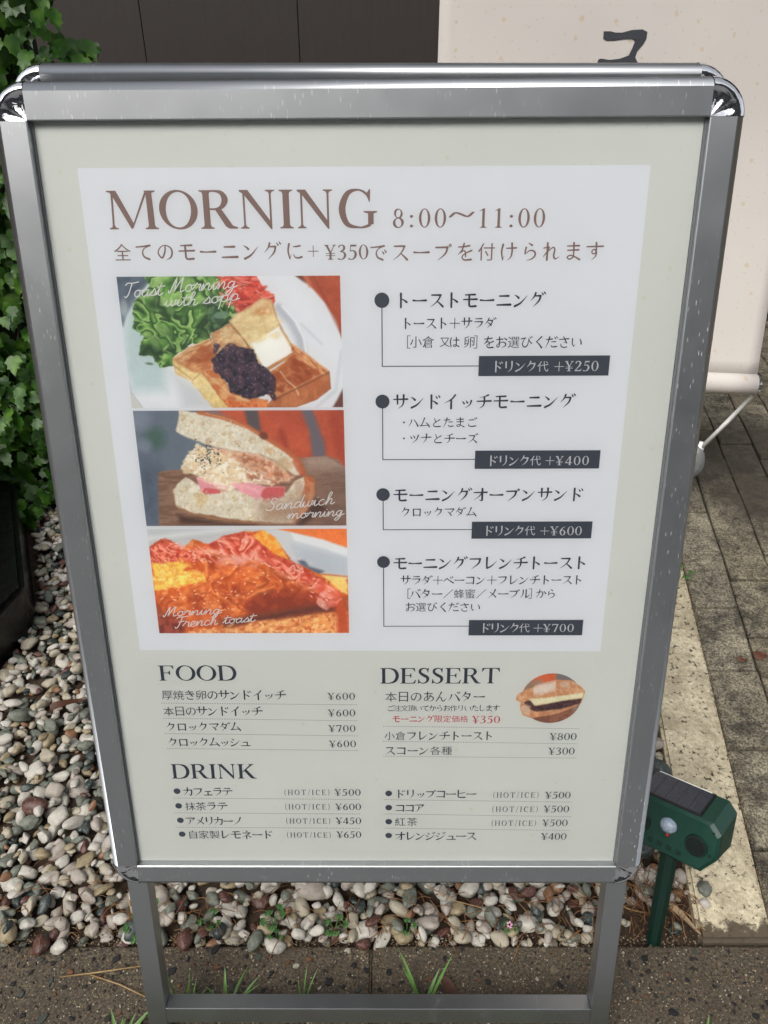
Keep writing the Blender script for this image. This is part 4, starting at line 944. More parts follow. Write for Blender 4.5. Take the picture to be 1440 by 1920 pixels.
# toast plate
p1 = Paint([(55, 55), (1310, 57), (1332, 795), (142, 783)], (-231.6, 127.4, -26.9, 249.2), 420, 250, (226, 229, 233))
p1.poly([(40, 40), (270, 50), (180, 150), (110, 270), (92, 330), (60, 330)], (92, 106, 122), 8, 0, 20, [(60, .5, .3, (62, 78, 94), .8)])
p1.ell(95, 225, 22, 50, 0, (168, 176, 182), .8, .8)
p1.poly([(255, 95), (180, 160), (110, 270), (90, 400), (100, 560), (140, 690), (330, 690), (330, 300)], (190, 208, 208), 40)
p1.poly([(90, 700), (130, 690), (210, 800), (100, 800)], (206, 205, 198), 8)
p1.line([(100, 560), (140, 700), (205, 790)], 8, (178, 186, 188), 8, .7)
p1.poly([(1040, 40), (1130, 100), (1230, 210), (1290, 310), (1330, 430), (1345, 40)], (172, 76, 48), 7, 0, 20, [(90, .5, .3, (190, 90, 58), .7)])
p1.poly([(1040, 40), (1075, 40), (1118, 95), (1100, 85)], (84, 48, 44), 10); p1.line([(1110, 50), (1140, 110)], 22, (208, 120, 78), 14, .7); p1.line([(1150, 40), (1330, 400)], 14, (146, 62, 42), 16, .5)
p1.poly([(1345, 660), (1300, 750), (1270, 800), (1345, 800)], (112, 66, 62), 7)
p1.line([(960, 235), (1030, 310), (1080, 400), (1100, 480)], 46, (182, 188, 196), 30, .85); p1.line([(985, 225), (1060, 310), (1105, 400), (1120, 480)], 12, (240, 242, 245), 12, .9)
p1.line([(1090, 325), (1210, 440)], 14, (200, 205, 212), 12, .6); p1.line([(1320, 480), (1290, 700), (1180, 795)], 20, (206, 212, 218), 14, .7)
p1.poly([(370, 600), (480, 660), (620, 790), (430, 790)], (206, 210, 214), 30)
p1.poly([(600, 55), (830, 45), (862, 110), (905, 140), (938, 165), (935, 225), (880, 190), (720, 275), (600, 180)], (218, 82, 62), 5, 12, 22, [(46, .55, .2, (236, 122, 104), .7), (40, .60, .14, (176, 56, 44), .7), (30, .68, .1, (246, 176, 162), .6)])
p1.poly([(200, 45), (600, 45), (650, 100), (720, 250), (700, 310), (585, 365), (580, 405), (440, 445), (375, 500), (370, 555), (292, 560), (255, 490), (185, 482), (205, 380), (150, 340), (150, 190), (250, 110)], (84, 132, 62), 4, 13, 26,
        [(110, .54, .22, (38, 70, 42), .85), (80, .56, .18, (136, 178, 94), .8), (44, .60, .14, (50, 92, 46), .75), (52, .66, .08, (170, 202, 124), .7)], (10, (58, 98, 50), .5))
p1.poly([(560, 60), (610, 100), (720, 250), (700, 310), (590, 365), (540, 300), (530, 180)], (40, 66, 46), 14, 10, 30, [(24, .6, .15, (90, 140, 84), .8)])
for q in [[(210, 330), (260, 430), (300, 380), (330, 480)], [(420, 300), (440, 360), (400, 420)], [(500, 210), (440, 260), (420, 340)], [(540, 300), (500, 380), (560, 400)], [(230, 60), (330, 90), (420, 60)], [(300, 520), (330, 440), (420, 420)]]:
    p1.line(q, 14, (158, 198, 116), 12, .75); p1.line([(x+14, y+14) for x, y in q], 12, (34, 64, 36), 12, .7)
for _ in range(22):
    x, y = rr.uniform(160, 580), rr.uniform(60, 540)
    if p1.mask([(x-1, y-1), (x+1, y-1), (x+1, y+1), (x-1, y+1)])[0].max() >= 0 and 150 < x < 560 and y < 250+ (300 if x < 400 else 120): p1.ell(x, y, rr.uniform(8, 30), rr.uniform(4, 9), rr.uniform(0, 3), rr.choice([(150, 192, 108), (40, 74, 40), (110, 160, 78), (62, 104, 52)]), .9, .6)
LT_ = [(200, 380), (160, 330), (160, 200), (250, 120), (420, 70), (540, 90), (540, 330), (570, 400), (440, 440), (370, 500), (360, 550), (295, 550), (255, 490), (190, 480)]
lm = p1.mask([(200, 45), (600, 45), (650, 100), (720, 250), (700, 310), (585, 365), (580, 405), (440, 445), (375, 500), (370, 555), (292, 560), (255, 490), (185, 482), (205, 380), (150, 340), (150, 190), (250, 110)], 4, 13, 26)[0]
p1.folds(lm, [(34, 60, 34), (62, 104, 48), (92, 144, 62), (136, 184, 94), (184, 214, 136)], 120, 5, .9, .92)
p1.over(lm*np.clip((vnoise(p1.X, p1.Y, 120, 2)-.52)/.12, 0, 1)*.55, (30, 54, 36))
p1.blobs(LT_, 6, (26, 62), (12, 26), (.3, 2.6), [(128, 176, 92), (96, 148, 66), (150, 190, 108), (72, 118, 54)], .62, .8, (9, 12, (38, 68, 38)))
p1.blobs(LT_, 12, (10, 34), (3, 7), (.3, 2.6), [(178, 212, 134), (196, 222, 156)], .55, .9)
p1.blobs([(580, 80), (700, 250), (690, 300), (590, 350), (540, 200)], 10, (20, 40), (12, 22), (0, 3), [(84, 124, 84), (58, 92, 60), (112, 150, 110)], .6, .4, (5, 8, (26, 44, 32)))
p1.blobs([(610, 65), (820, 65), (890, 140), (920, 190), (870, 190), (720, 262), (650, 170)], 40, (18, 46), (5, 10), (-.6, 1.2), [(238, 112, 88), (250, 160, 140), (206, 66, 50)], .7, .5, (4, 6, (150, 40, 34)))
p1.ell(640, 272, 44, 20, -.1, (112, 146, 118), .3, .9)
BR = (200, 142, 92)
p1.poly([(685, 305), (780, 235), (868, 180), (922, 190), (972, 330), (1040, 440), (890, 570), (830, 520), (770, 420)], (228, 212, 164), 4, 3, 30, [(90, .56, .2, (220, 192, 138), .7), (60, .64, .16, (204, 156, 108), .5)], (12, (186, 128, 84), .8))
p1.ell(860, 245, 46, 38, 0, (204, 146, 92), 1, .8)
p1.poly([(582, 378), (688, 318), (775, 410), (810, 470), (720, 520), (620, 500)], (220, 196, 150), 4, 3, 30, [(40, .52, .18, (196, 138, 92), .8)], (9, (176, 116, 76), .8))
p1.line([(688, 318), (735, 370), (800, 455)], 7, (140, 104, 74), 5, .8); p1.line([(582, 400), (612, 490)], 7, (140, 100, 70), 5, .7)
p1.poly([(370, 510), (460, 450), (575, 403), (625, 495), (610, 575), (530, 588), (480, 635), (372, 545)], (204, 150, 98), 4, 3, 30, [(90, .46, .22, (184, 110, 66), .8), (40, .62, .16, (222, 180, 128), .6)], (12, (224, 190, 140), .8))
p1.poly([(370, 520), (480, 585), (540, 600), (660, 720), (700, 790), (600, 790), (472, 640), (384, 592)], (234, 216, 160), 4, 3, 30, [(50, .55, .2, (222, 196, 124), .8)], (8, (196, 146, 96), .6))
p1.poly([(530, 586), (620, 570), (700, 700), (900, 750), (910, 790), (690, 790), (640, 740)], (222, 172, 116), 4, 3, 30, [(40, .5, .2, (196, 106, 60), .8)], (10, (176, 108, 70), .6))
p1.poly([(1040, 435), (1130, 500), (1250, 592), (1110, 660), (940, 745), (880, 700), (900, 600), (1000, 540)], (190, 108, 62), 4, 3, 30, [(90, .5, .2, (158, 78, 46), .75), (44, .64, .14, (220, 166, 112), .6)], (12, (214, 160, 104), .8))
p1.poly([(1252, 592), (1262, 690), (1180, 750), (1060, 792), (890, 792), (930, 745), (1110, 662)], (176, 102, 62), 4, 2, 30, [(50, .5, .25, (200, 130, 84), .7)], (6, (132, 70, 46), .7))
p1.line([(975, 590), (1010, 640), (1060, 680), (1078, 720)], 9, (226, 196, 158), 6, .85)
p1.poly([(650, 742), (780, 760), (905, 750), (900, 795), (690, 795)], (208, 104, 54), 6, 4, 20, [(20, .55, .2, (232, 158, 96), .7)])
p1.poly([(886, 570), (1046, 482), (1046, 502), (898, 590)], (196, 140, 92), 3); p1.poly([(808, 434), (964, 338), (1046, 482), (884, 574)], (244, 244, 238), 3, 1.5, 30, None, (9, (230, 228, 214), .6))
p1.poly([(586, 520), (625, 480), (680, 433), (740, 450), (825, 468), (850, 545), (900, 575), (945, 630), (950, 700), (860, 730), (800, 745), (690, 700), (680, 650), (640, 620)], (52, 44, 58), 4, 7, 16, [(16, .58, .14, (92, 76, 92), .8), (12, .64, .1, (28, 24, 34), .8)])
for _ in range(95):
    t = rr.random(); x = 640+t*260+rr.uniform(-60, 70); y = 500+t*190+rr.uniform(-62, 55)
    if y < 440 or x > 940 or (x < 660 and y > 620): continue
    a_ = rr.uniform(0, 3); p1.ell(x, y, rr.uniform(18, 28), rr.uniform(12, 18), a_, rr.choice([(70, 52, 66), (46, 36, 50), (88, 62, 74), (58, 50, 70)]), .35, .85); p1.ell(x-4, y-5, 8, 3.5, a_, (150, 138, 158), .8, .55)
for P_, cs in (([(700, 300), (870, 200), (910, 210), (950, 320), (800, 400)], [(238, 224, 180), (222, 188, 136)]), ([(400, 500), (560, 420), (600, 490), (520, 570)], [(170, 92, 54), (222, 178, 122), (190, 120, 74)]), ([(1040, 460), (1220, 590), (1100, 650), (920, 720), (1000, 570)], [(160, 80, 46), (224, 164, 106), (186, 104, 60)]), ([(600, 390), (690, 330), (760, 410), (650, 470)], [(206, 160, 110), (232, 210, 164)])):
    p1.blobs(P_, 60, (5, 22), (3, 9), (-.6, .3), cs, .38, .9)
p1.blobs([(700, 290), (865, 195), (905, 200), (960, 330), (1000, 400), (800, 430)], 26, (14, 40), (8, 20), (-.7, -.1), [(240, 226, 180), (232, 212, 160)], .5, 1)
p1.blobs([(430, 505), (565, 430), (600, 500), (500, 560)], 16, (16, 36), (8, 16), (-.6, -.1), [(176, 92, 50), (160, 80, 44)], .5, 1); p1.blobs([(390, 505), (470, 460), (570, 415), (590, 440), (480, 500), (400, 540)], 14, (12, 26), (4, 8), (-.6, -.3), [(240, 208, 156)], .5, 1)
p1.blobs([(1060, 500), (1180, 580), (1080, 640), (950, 700), (960, 640)], 20, (16, 40), (8, 18), (.2, .8), [(168, 78, 40), (146, 64, 34)], .5, 1); p1.blobs([(1050, 450), (1235, 590), (1200, 610), (1060, 510)], 16, (14, 30), (4, 9), (.5, .9), [(240, 196, 140)], .5, 1)
p1.blobs([(400, 560), (480, 610), (600, 700), (660, 780), (600, 785), (470, 640)], 18, (10, 26), (5, 12), (.3, .9), [(244, 230, 176), (226, 200, 130)], .5, 1)
p1.line([(372, 508), (460, 452), (574, 404)], 5, (240, 214, 170), 5, .8); p1.line([(1044, 440), (1130, 504), (1246, 592)], 6, (236, 196, 146), 6, .8); p1.line([(548, 590), (700, 720), (790, 752)], 6, (240, 206, 156), 6, .7)
p1.line([(1250, 600), (1110, 668), (940, 750)], 8, (120, 62, 40), 10, .6); p1.line([(530, 590), (480, 632), (374, 548)], 6, (150, 100, 62), 8, .5)
p1.im = p1.im*1.04
p1.build('printed_picture', .0006)
# sandwich
p2 = Paint([(147, 52), (1332, 65), (1350, 712), (225, 702)], (-231.2, 252, -26.4, 371.8), 420, 245, (104, 116, 130))
p2.ell(270, 210, 60, 60, 0, (66, 98, 84), 1, .8); p2.ell(190, 100, 60, 60, 0, (132, 142, 158), 1, .7); p2.ell(215, 250, 40, 40, 0, (140, 148, 168), 1, .6); p2.poly([(160, 300), (300, 380), (290, 700), (200, 700)], (80, 92, 108), 50, 0, 30, [(60, .5, .3, (104, 114, 134), .6)])
p2.poly([(500, 40), (1360, 40), (1360, 400), (1060, 330), (800, 160), (620, 60)], (188, 84, 58), 12, 0, 20, [(120, .5, .4, (202, 98, 66), .8)])
p2.poly([(770, 40), (850, 40), (870, 180), (800, 160)], (92, 84, 86), 10); p2.poly([(1085, 40), (1150, 40), (1225, 250), (1235, 330), (1160, 330), (1140, 180)], (110, 104, 112), 14); p2.line([(980, 180), (1010, 260)], 30, (162, 66, 48), 30, .8); p2.poly([(1240, 40), (1345, 40), (1345, 380), (1290, 330)], (172, 72, 52), 20)
p2.poly([(290, 405), (320, 392), (430, 384), (700, 400), (1080, 400), (1090, 330), (1240, 322), (1300, 340), (1345, 390), (1360, 720), (296, 720)], (146, 112, 92), 6, 0, 20)
wd = vnoise(p2.X*.12, p2.Y+.05*p2.X, 12, 4); mk = p2.mask([(290, 405), (430, 384), (1080, 400), (1090, 330), (1240, 322), (1345, 390), (1360, 720), (296, 720)], 6)[0]
p2.over(mk*np.clip((wd-.5)/.12+.5, 0, 1)*.6, (112, 80, 64)); p2.over(mk*np.clip((p2.X-1000)/300, 0, 1)*.4, (120, 98, 88)); p2.over(mk*np.clip((p2.X-1080)/60, 0, 1)*np.clip((440-p2.Y)/80, 0, 1)*.6, (196, 176, 160))
p2.poly([(400, 640), (700, 700), (1060, 705), (1180, 560), (1240, 620), (1080, 720), (420, 690)], (78, 52, 44), 16)
CR = [(12, .62, .1, (200, 190, 162), .6), (30, .6, .15, (238, 234, 222), .8), (18, .68, .08, (206, 186, 140), .8)]
p2.poly([(372, 500), (400, 460), (450, 430), (560, 500), (720, 500), (900, 540), (1010, 520), (1060, 460), (1120, 430), (1165, 450), (1165, 540), (1100, 650), (1040, 696), (900, 690), (700, 668), (480, 630), (392, 590)], (222, 214, 194), 4, 8, 30, CR, (7, (176, 150, 116), .6))
p2.poly([(1110, 420), (1168, 440), (1170, 530), (1130, 620), (1050, 697), (1040, 640), (1095, 560), (1116, 480)], (186, 104, 66), 5, 4, 30, [(30, .5, .2, (206, 140, 96), .8)])
p2.ell(540, 550, 30, 50, .3, (206, 184, 136), .5, .8); p2.ell(1080, 490, 26, 34, 0, (196, 170, 150), .6, .7); p2.poly([(392, 590), (480, 632), (700, 672), (900, 692), (1050, 697), (900, 700), (600, 668), (440, 625)], (172, 118, 80), 5)
p2.poly([(505, 238), (560, 262), (700, 285), (850, 300), (960, 360), (1050, 440), (930, 485), (820, 470), (700, 505), (640, 500), (520, 430), (415, 385), (440, 325), (480, 290)], (234, 224, 202), 4, 12, 24, [(26, .6, .14, (250, 248, 236), .8), (20, .62, .12, (206, 178, 138), .7)])
p2.poly([(600, 268), (760, 285), (880, 310), (1000, 390), (1050, 440), (930, 480), (880, 420), (760, 360)], (214, 156, 122), 22, 12, 24, [(22, .56, .14, (236, 206, 180), .8), (16, .64, .1, (178, 106, 74), .8)])
p2.poly([(505, 428), (560, 445), (690, 490), (640, 522), (552, 526), (530, 500)], (228, 158, 166), 4, 3, 20, None); p2.poly([(552, 492), (640, 500), (640, 522), (556, 527), (538, 515)], (208, 98, 100), 4)
p2.poly([(700, 470), (800, 465), (900, 488), (1005, 490), (1000, 540), (950, 572), (880, 572), (760, 520)], (232, 164, 172), 4, 3, 20, None); p2.poly([(868, 520), (900, 492), (1005, 492), (1000, 540), (930, 572), (880, 572)], (206, 98, 98), 5)
for x, y, r_ in ((650, 480, 36), (600, 455, 30), (740, 430, 40), (860, 440, 36), (545, 330, 30), (470, 370, 28), (700, 340, 26), (800, 430, 26), (900, 460, 24)): p2.ell(x, y, r_, r_*.7, .3, (244, 236, 218), .6, .8); p2.ell(x+6, y+r_*.75, r_*.8, r_*.22, .2, (196, 158, 120), .8, .6)
p2.poly([(408, 50), (530, 72), (660, 100), (800, 158), (905, 222), (1010, 290), (1085, 350), (1114, 415), (1062, 428), (985, 365), (870, 305), (700, 282), (560, 246), (440, 200), (392, 172), (400, 110)], (224, 218, 200), 4, 7, 24, CR, (6, (186, 160, 124), .6))
for x, y, a_, b_ in ((575, 228, 18, 20), (920, 290, 34, 18), (1000, 360, 50, 36), (540, 130, 14, 12), (740, 240, 20, 14), (820, 225, 18, 22), (480, 120, 12, 10), (660, 190, 12, 10)): p2.ell(x, y, a_, b_, .4, (204, 178, 142), .5, .85)
p2.line([(520, 66), (660, 98), (800, 154), (905, 220), (1010, 288), (1085, 350), (1112, 412)], 24, (186, 106, 66), 9, .95); p2.line([(560, 72), (700, 112), (900, 214)], 6, (214, 158, 112), 8, .8); p2.ell(885, 203, 26, 20, .5, (112, 62, 46), .5, .9); p2.line([(1060, 350), (1100, 420)], 30, (190, 98, 66), 12, .8)
for _ in range(70):
    x, y = rr.gauss(570, 40), rr.gauss(325, 36); r_ = rr.uniform(2.5, 5); p2.ell(x, y, r_, r_*.8, 0, (60, 52, 46), .5, .9)
LB = [(400, 480), (450, 450), (560, 510), (720, 520), (900, 560), (1010, 540), (1090, 480), (1040, 660), (900, 680), (700, 655), (480, 615), (410, 570)]
UB = [(420, 70), (540, 90), (700, 125), (880, 225), (1000, 300), (1050, 360), (960, 330), (860, 285), (700, 262), (560, 230), (440, 185), (405, 160)]
for P_ in (LB, UB): p2.blobs(P_, 130, (4, 14), (3, 9), (0, 3), [(206, 196, 170), (212, 200, 172), (196, 180, 148)], .42, .6, (-2, -3, (240, 237, 228)))
p2.poly([(860, 590), (1010, 570), (1100, 520), (1130, 560), (1050, 690), (880, 690)], (176, 146, 122), 50, 10, 30)
p2.blobs([(440, 330), (510, 250), (700, 300), (780, 440), (640, 490), (430, 385)], 60, (8, 26), (6, 16), (0, 3), [(250, 246, 232), (240, 228, 200), (236, 214, 170)], .6, .5, (3, 6, (204, 176, 136)))
p2.blobs([(720, 300), (880, 320), (1030, 430), (930, 475), (800, 440)], 40, (8, 24), (5, 12), (0, 1), [(232, 190, 158), (196, 130, 96), (244, 222, 200)], .5, .6, (3, 5, (150, 92, 66)))
p2.line([(512, 436), (600, 470), (680, 492)], 8, (246, 196, 200), 8, .8); p2.line([(720, 474), (800, 490), (868, 520)], 16, (244, 190, 196), 14, .7)
for _ in range(60):
    x, y = rr.gauss(570, 40), rr.gauss(325, 36); r_ = rr.uniform(2.5, 5); p2.ell(x, y, r_, r_*.8, 0, (60, 52, 46), .5, .9)
p2.im = p2.im*1.05
p2.build('printed_picture', .0006)
# french toast
p3 = Paint([(118, 33), (1343, 43), (1358, 680), (192, 672)], (-231.1, 375.4, -26.2, 495.8), 420, 245, (196, 201, 206))
p3.poly([(100, 20), (900, 20), (500, 120), (120, 160)], (182, 188, 192), 40); p3.line([(120, 90), (400, 60), (700, 30)], 24, (214, 218, 220), 30, .8)
p3.poly([(880, 30), (1360, 30), (1360, 170), (1200, 110), (1000, 60)], (228, 122, 62), 5); p3.poly([(1000, 60), (1200, 108), (1360, 165), (1360, 225), (1200, 160), (1020, 110)], (214, 219, 224), 8)
p3.poly([(1000, 130), (1350, 220), (1350, 330), (1180, 320), (1050, 260)], (180, 188, 198), 20); p3.poly([(1045, 235), (1085, 230), (1110, 270), (1205, 300), (1170, 322), (1060, 260)], (88, 100, 118), 8)
OR = [(150, .5, .3, (186, 76, 36), .7), (80, .58, .2, (228, 124, 58), .75), (40, .66, .12, (242, 176, 116), .6), (100, .60, .18, (152, 56, 34), .7)]
p3.poly([(120, 150), (205, 95), (265, 100), (330, 165), (400, 95), (500, 130), (600, 80), (735, 52), (830, 50), (905, 95), (1000, 230), (1170, 318), (1290, 390), (1370, 330), (1370, 690), (150, 690)], (206, 98, 44), 5, 8, 30, OR)
p3.poly([(770, 80), (830, 45), (905, 90), (985, 225), (890, 190), (800, 120)], (232, 150, 52), 5, 6, 20, [(24, .55, .2, (244, 188, 92), .8)])
p3.poly([(150, 240), (230, 225), (330, 215), (350, 290), (470, 310), (480, 350), (420, 365), (210, 405), (160, 400)], (238, 204, 88), 8, 16, 26, [(28, .52, .16, (226, 150, 62), .7), (20, .62, .12, (248, 226, 140), .8)])
p3.poly([(120, 160), (220, 95), (260, 110), (350, 170), (480, 150), (420, 230), (200, 230), (130, 240)], (208, 78, 54), 8, 14, 22, [(22, .55, .16, (236, 148, 124), .8), (16, .64, .1, (160, 44, 36), .8)])
p3.poly([(495, 130), (600, 80), (735, 55), (800, 110), (890, 190), (1010, 240), (1165, 335), (1300, 430), (1310, 470), (1280, 510), (1215, 540), (1150, 505), (1180, 430), (1040, 370), (950, 300), (850, 250), (700, 200), (560, 190)], (204, 76, 56), 6, 10, 26, [(90, .55, .2, (222, 122, 100), .7), (60, .62, .14, (166, 50, 42), .7)])
for q, w1, c1 in (([(560, 120), (700, 90), (780, 130)], 34, (228, 142, 122)), ([(380, 200), (480, 165), (600, 190)], 30, (236, 176, 150)), ([(580, 240), (640, 235), (700, 225)], 62, (228, 172, 166)), ([(720, 210), (800, 220), (900, 240)], 44, (228, 160, 146)), ([(700, 270), (790, 262)], 22, (232, 170, 148)), ([(920, 300), (1020, 355), (1120, 400)], 34, (226, 150, 118)), ([(1020, 260), (1050, 300)], 40, (196, 156, 148)), ([(1240, 440), (1260, 500)], 26, (200, 140, 120))): p3.line(q, w1, c1, 26, .85)
p3.poly([(640, 480), (760, 440), (960, 410), (1180, 440), (1150, 510), (1000, 540), (760, 560), (700, 520)], (140, 54, 36), 22, 10, 30, [(40, .55, .2, (172, 72, 44), .7)]); p3.poly([(560, 590), (760, 570), (1000, 530), (1340, 470), (1350, 540), (1000, 580), (780, 620), (600, 640)], (96, 50, 46), 24, 8, 30)
p3.poly([(180, 500), (270, 560), (360, 600), (330, 690), (180, 690)], (112, 44, 38), 20, 10, 30, [(30, .55, .2, (170, 80, 60), .7)])
p3.poly([(1185, 318), (1340, 340), (1350, 440), (1310, 430), (1230, 360)], (236, 206, 120), 8, 8, 20); p3.line([(1180, 318), (1350, 335)], 10, (206, 110, 60), 8, .8)
p3.poly([(340, 690), (400, 650), (640, 650), (800, 600), (1000, 590), (1200, 560), (1370, 540), (1370, 690)], (224, 156, 92), 8, 10, 26, [(24, .55, .16, (190, 92, 52), .8), (18, .62, .12, (244, 206, 140), .8)]); p3.poly([(1260, 470), (1340, 460), (1365, 690), (1290, 690)], (186, 78, 44), 20)
for _ in range(80):
    x, y = rr.uniform(360, 720), rr.uniform(400, 540); p3.ell(x, y, rr.uniform(2.5, 7), rr.uniform(2, 4.5), rr.uniform(0, 3), (250, 200, 150), .7, .8)
for _ in range(60):
    x, y = rr.uniform(200, 1200), rr.uniform(150, 460); p3.ell(x, y, rr.uniform(4, 14), rr.uniform(2, 4), rr.uniform(-1, 1), (250, 214, 184), .9, .55)
for q in ([(620, 370), (640, 450), (700, 520)], [(730, 460), (800, 420), (900, 390)], [(480, 240), (485, 320)], [(350, 420), (350, 520)], [(540, 380), (560, 460)]): p3.line(q, 16, (242, 166, 96), 14, .75)
p3.folds(p3.mask([(495, 130), (600, 80), (735, 55), (800, 110), (890, 190), (1010, 240), (1165, 335), (1300, 430), (1310, 470), (1280, 510), (1215, 540), (1150, 505), (1180, 430), (1040, 370), (950, 300), (850, 250), (700, 200), (560, 190)], 6, 10, 26)[0], [(158, 48, 36), (196, 72, 50), (216, 100, 78), (232, 150, 130), (246, 200, 186)], 130, 4, .8, .75)
p3.folds(p3.mask([(120, 165), (220, 100), (260, 112), (350, 170), (480, 150), (520, 200), (400, 235), (200, 225), (130, 235)], 8, 14, 22)[0], [(150, 42, 34), (204, 80, 56), (232, 130, 104), (248, 190, 168)], 80, 4, .9, .7)
p3.folds(p3.mask([(200, 430), (480, 380), (560, 230), (900, 290), (1150, 420), (800, 400), (700, 540), (520, 620), (200, 560)], 30)[0], [(150, 56, 30), (196, 84, 40), (222, 116, 56), (240, 160, 92)], 170, 3.5, .9, .55)
TOP_ = [(140, 170), (260, 110), (500, 140), (730, 60), (900, 200), (1160, 340), (1290, 430), (1200, 530), (960, 330), (700, 215), (480, 240), (180, 240)]
BOD = [(200, 420), (480, 370), (560, 230), (900, 290), (1150, 420), (800, 400), (700, 540), (200, 520)]
p3.blobs(TOP_, 90, (14, 50), (4, 10), (.1, .9), [(236, 150, 124), (176, 54, 40), (246, 190, 164), (214, 96, 66)], .5, .7)
p3.blobs(BOD, 80, (10, 40), (5, 14), (-.5, .6), [(226, 124, 58), (176, 70, 36), (238, 160, 92)], .45, .8)
p3.blobs([(170, 250), (340, 220), (460, 310), (360, 370), (200, 400)], 40, (8, 26), (6, 14), (0, 3), [(248, 226, 132), (228, 170, 76), (240, 206, 104)], .55, .7)
p3.blobs([(380, 660), (800, 605), (1300, 560), (1300, 670), (400, 680)], 70, (8, 28), (4, 10), (-.4, .2), [(244, 208, 146), (196, 104, 62), (232, 172, 110)], .5, .7)
p3.blobs(BOD, 60, (4, 12), (2, 4), (-1, 1), [(255, 226, 196)], .75, .7); p3.blobs(TOP_, 50, (5, 16), (2, 4), (-.2, .9), [(255, 232, 218)], .7, .7)
p3.im = p3.im*1.09+np.array([6, 5, 2])
p3.build('printed_picture', .0006)
# red bean bun, cut out round
p4 = Paint([(905, 130), (1335, 130), (1335, 445), (905, 445)], (157.1, 544.6, 234.6, 611.3), 240, 210, (150, 122, 104))
cm, _ = p4.mask([(1125+187*math.cos(t*math.pi/20), 290+153*math.sin(t*math.pi/20)) for t in range(40)], 1)
p4.poly([(940, 120), (1140, 120), (1145, 190), (1000, 200)], (216, 104, 62), 5); p4.poly([(1145, 120), (1250, 150), (1290, 200), (1150, 190)], (122, 116, 116), 5); p4.poly([(940, 190), (1060, 175), (1060, 240), (940, 250)], (164, 130, 106), 10); p4.poly([(1000, 400), (1250, 340), (1300, 460), (960, 460)], (130, 82, 64), 10, 6, 20, [(30, .55, .2, (166, 106, 82), .7)])
bun = [(905, 300), (915, 262), (960, 240), (1060, 205), (1150, 178), (1240, 180), (1300, 215), (1332, 245), (1322, 290), (1312, 320), (1240, 360), (1120, 395), (1010, 412), (955, 395), (935, 350), (938, 315)]
p4.poly(bun, (206, 142, 98), 3, 3, 20, [(30, .55, .2, (226, 176, 132), .8)]); bm_, _ = p4.mask(bun, 1)
p4.poly([(960, 310), (1020, 300), (1040, 335), (1180, 305), (1310, 290), (1305, 320), (1180, 355), (1040, 370), (970, 350)], (62, 40, 44), 5, 4, 14, [(12, .56, .14, (104, 66, 66), .8)]); p4.poly([(985, 290), (1100, 282), (1195, 270), (1320, 252), (1320, 288), (1200, 302), (1130, 318), (1025, 335)], (238, 232, 196), 4, 2, 20, None, (8, (206, 184, 130), .7))
p4.poly([(912, 262), (960, 240), (1060, 205), (1150, 178), (1240, 180), (1300, 215), (1330, 246), (1250, 262), (1100, 280), (980, 292), (930, 300)], (208, 146, 102), 4, 3, 20, [(24, .55, .2, (230, 190, 152), .7)]); p4.ell(1080, 228, 100, 30, -.25, (234, 226, 218), .9, .85); p4.ell(1200, 205, 40, 18, 0, (226, 204, 184), .9, .7); p4.poly([(940, 345), (960, 380), (1000, 395), (1000, 340), (965, 325)], (226, 190, 160), 8, 4, 14)
p4.alpha = np.maximum(cm, bm_); p4.build('printed_picture', .0006)


CUR = {'T': (58, '2 84,14 97,40 95,74 101/38 96,34 60,28 20,18 2,8 8'), 'o': (44, '30 46,14 42,6 24,14 5,30 4,38 22,30 44,38 40,50 44'), 'a': (50, '38 42,22 48,8 32,8 10,20 2,34 18,40 46/40 46,38 14,44 2,56 14'),
 's': (36, '0 10,14 30,24 50/24 50,33 28,27 6,8 6/27 6,40 8,46 16'), 't': (34, '0 12,14 44,22 82/22 82,15 30,20 3,36 10,42 18/4 58,44 64'), 'M': (86, '2 18,6 2,14 10,24 60,34 98/34 98,35 50,33 8/33 8,50 60,70 98/70 98,66 40,70 4,86 12'),
 'r': (46, '0 12,12 36,18 54/18 54,28 42,40 44,36 16,42 2,54 12'), 'n': (54, '0 14,10 46/10 46,12 24,10 2/10 2,22 36,36 48,41 34,38 8,46 2,58 14'), 'm': (80, '0 14,10 46/10 46,12 24,10 2/10 2,22 38,32 48,37 34,34 2/34 2,46 38,58 48,64 34,62 8,70 2,82 14'),
 'i': (28, '0 12,13 48/13 48,11 12,18 2,32 14/22 66,23 68'), 'g': (52, '38 42,22 48,8 32,10 10,26 8,40 46/40 46,34 -10,18 -40,4 -30,24 -6,58 16'), 'w': (60, '0 14,8 46/8 46,8 12,18 2,30 18,34 46/34 46,34 12,42 2,54 22,54 46,66 40'),
 'h': (50, '0 10,20 56,30 92,22 101,15 76,8 2/8 2,22 40,34 46,38 32,34 8,44 2,56 14'), 'p': (50, '0 14,14 50/14 50,10 0,6 -42/8 12,22 46,38 42,40 18,26 3,10 12/26 3,52 14'), 'S': (58, '60 84,48 98,30 90,28 68,44 48,48 24,34 4,12 6,4 20'),
 'd': (50, '38 42,22 48,8 32,8 10,20 2,36 24,50 98/50 98,40 20,44 2,58 14'), 'c': (42, '36 40,24 48,8 30,12 6,26 2,48 14'), 'F': (56, '4 84,16 96,44 94,80 100/42 94,34 50,24 8,10 -6,4 6/22 50,58 56'), 'e': (42, '4 16,30 26,34 42,20 48,8 28,14 4,32 2,46 14'), ' ': (34, '')}
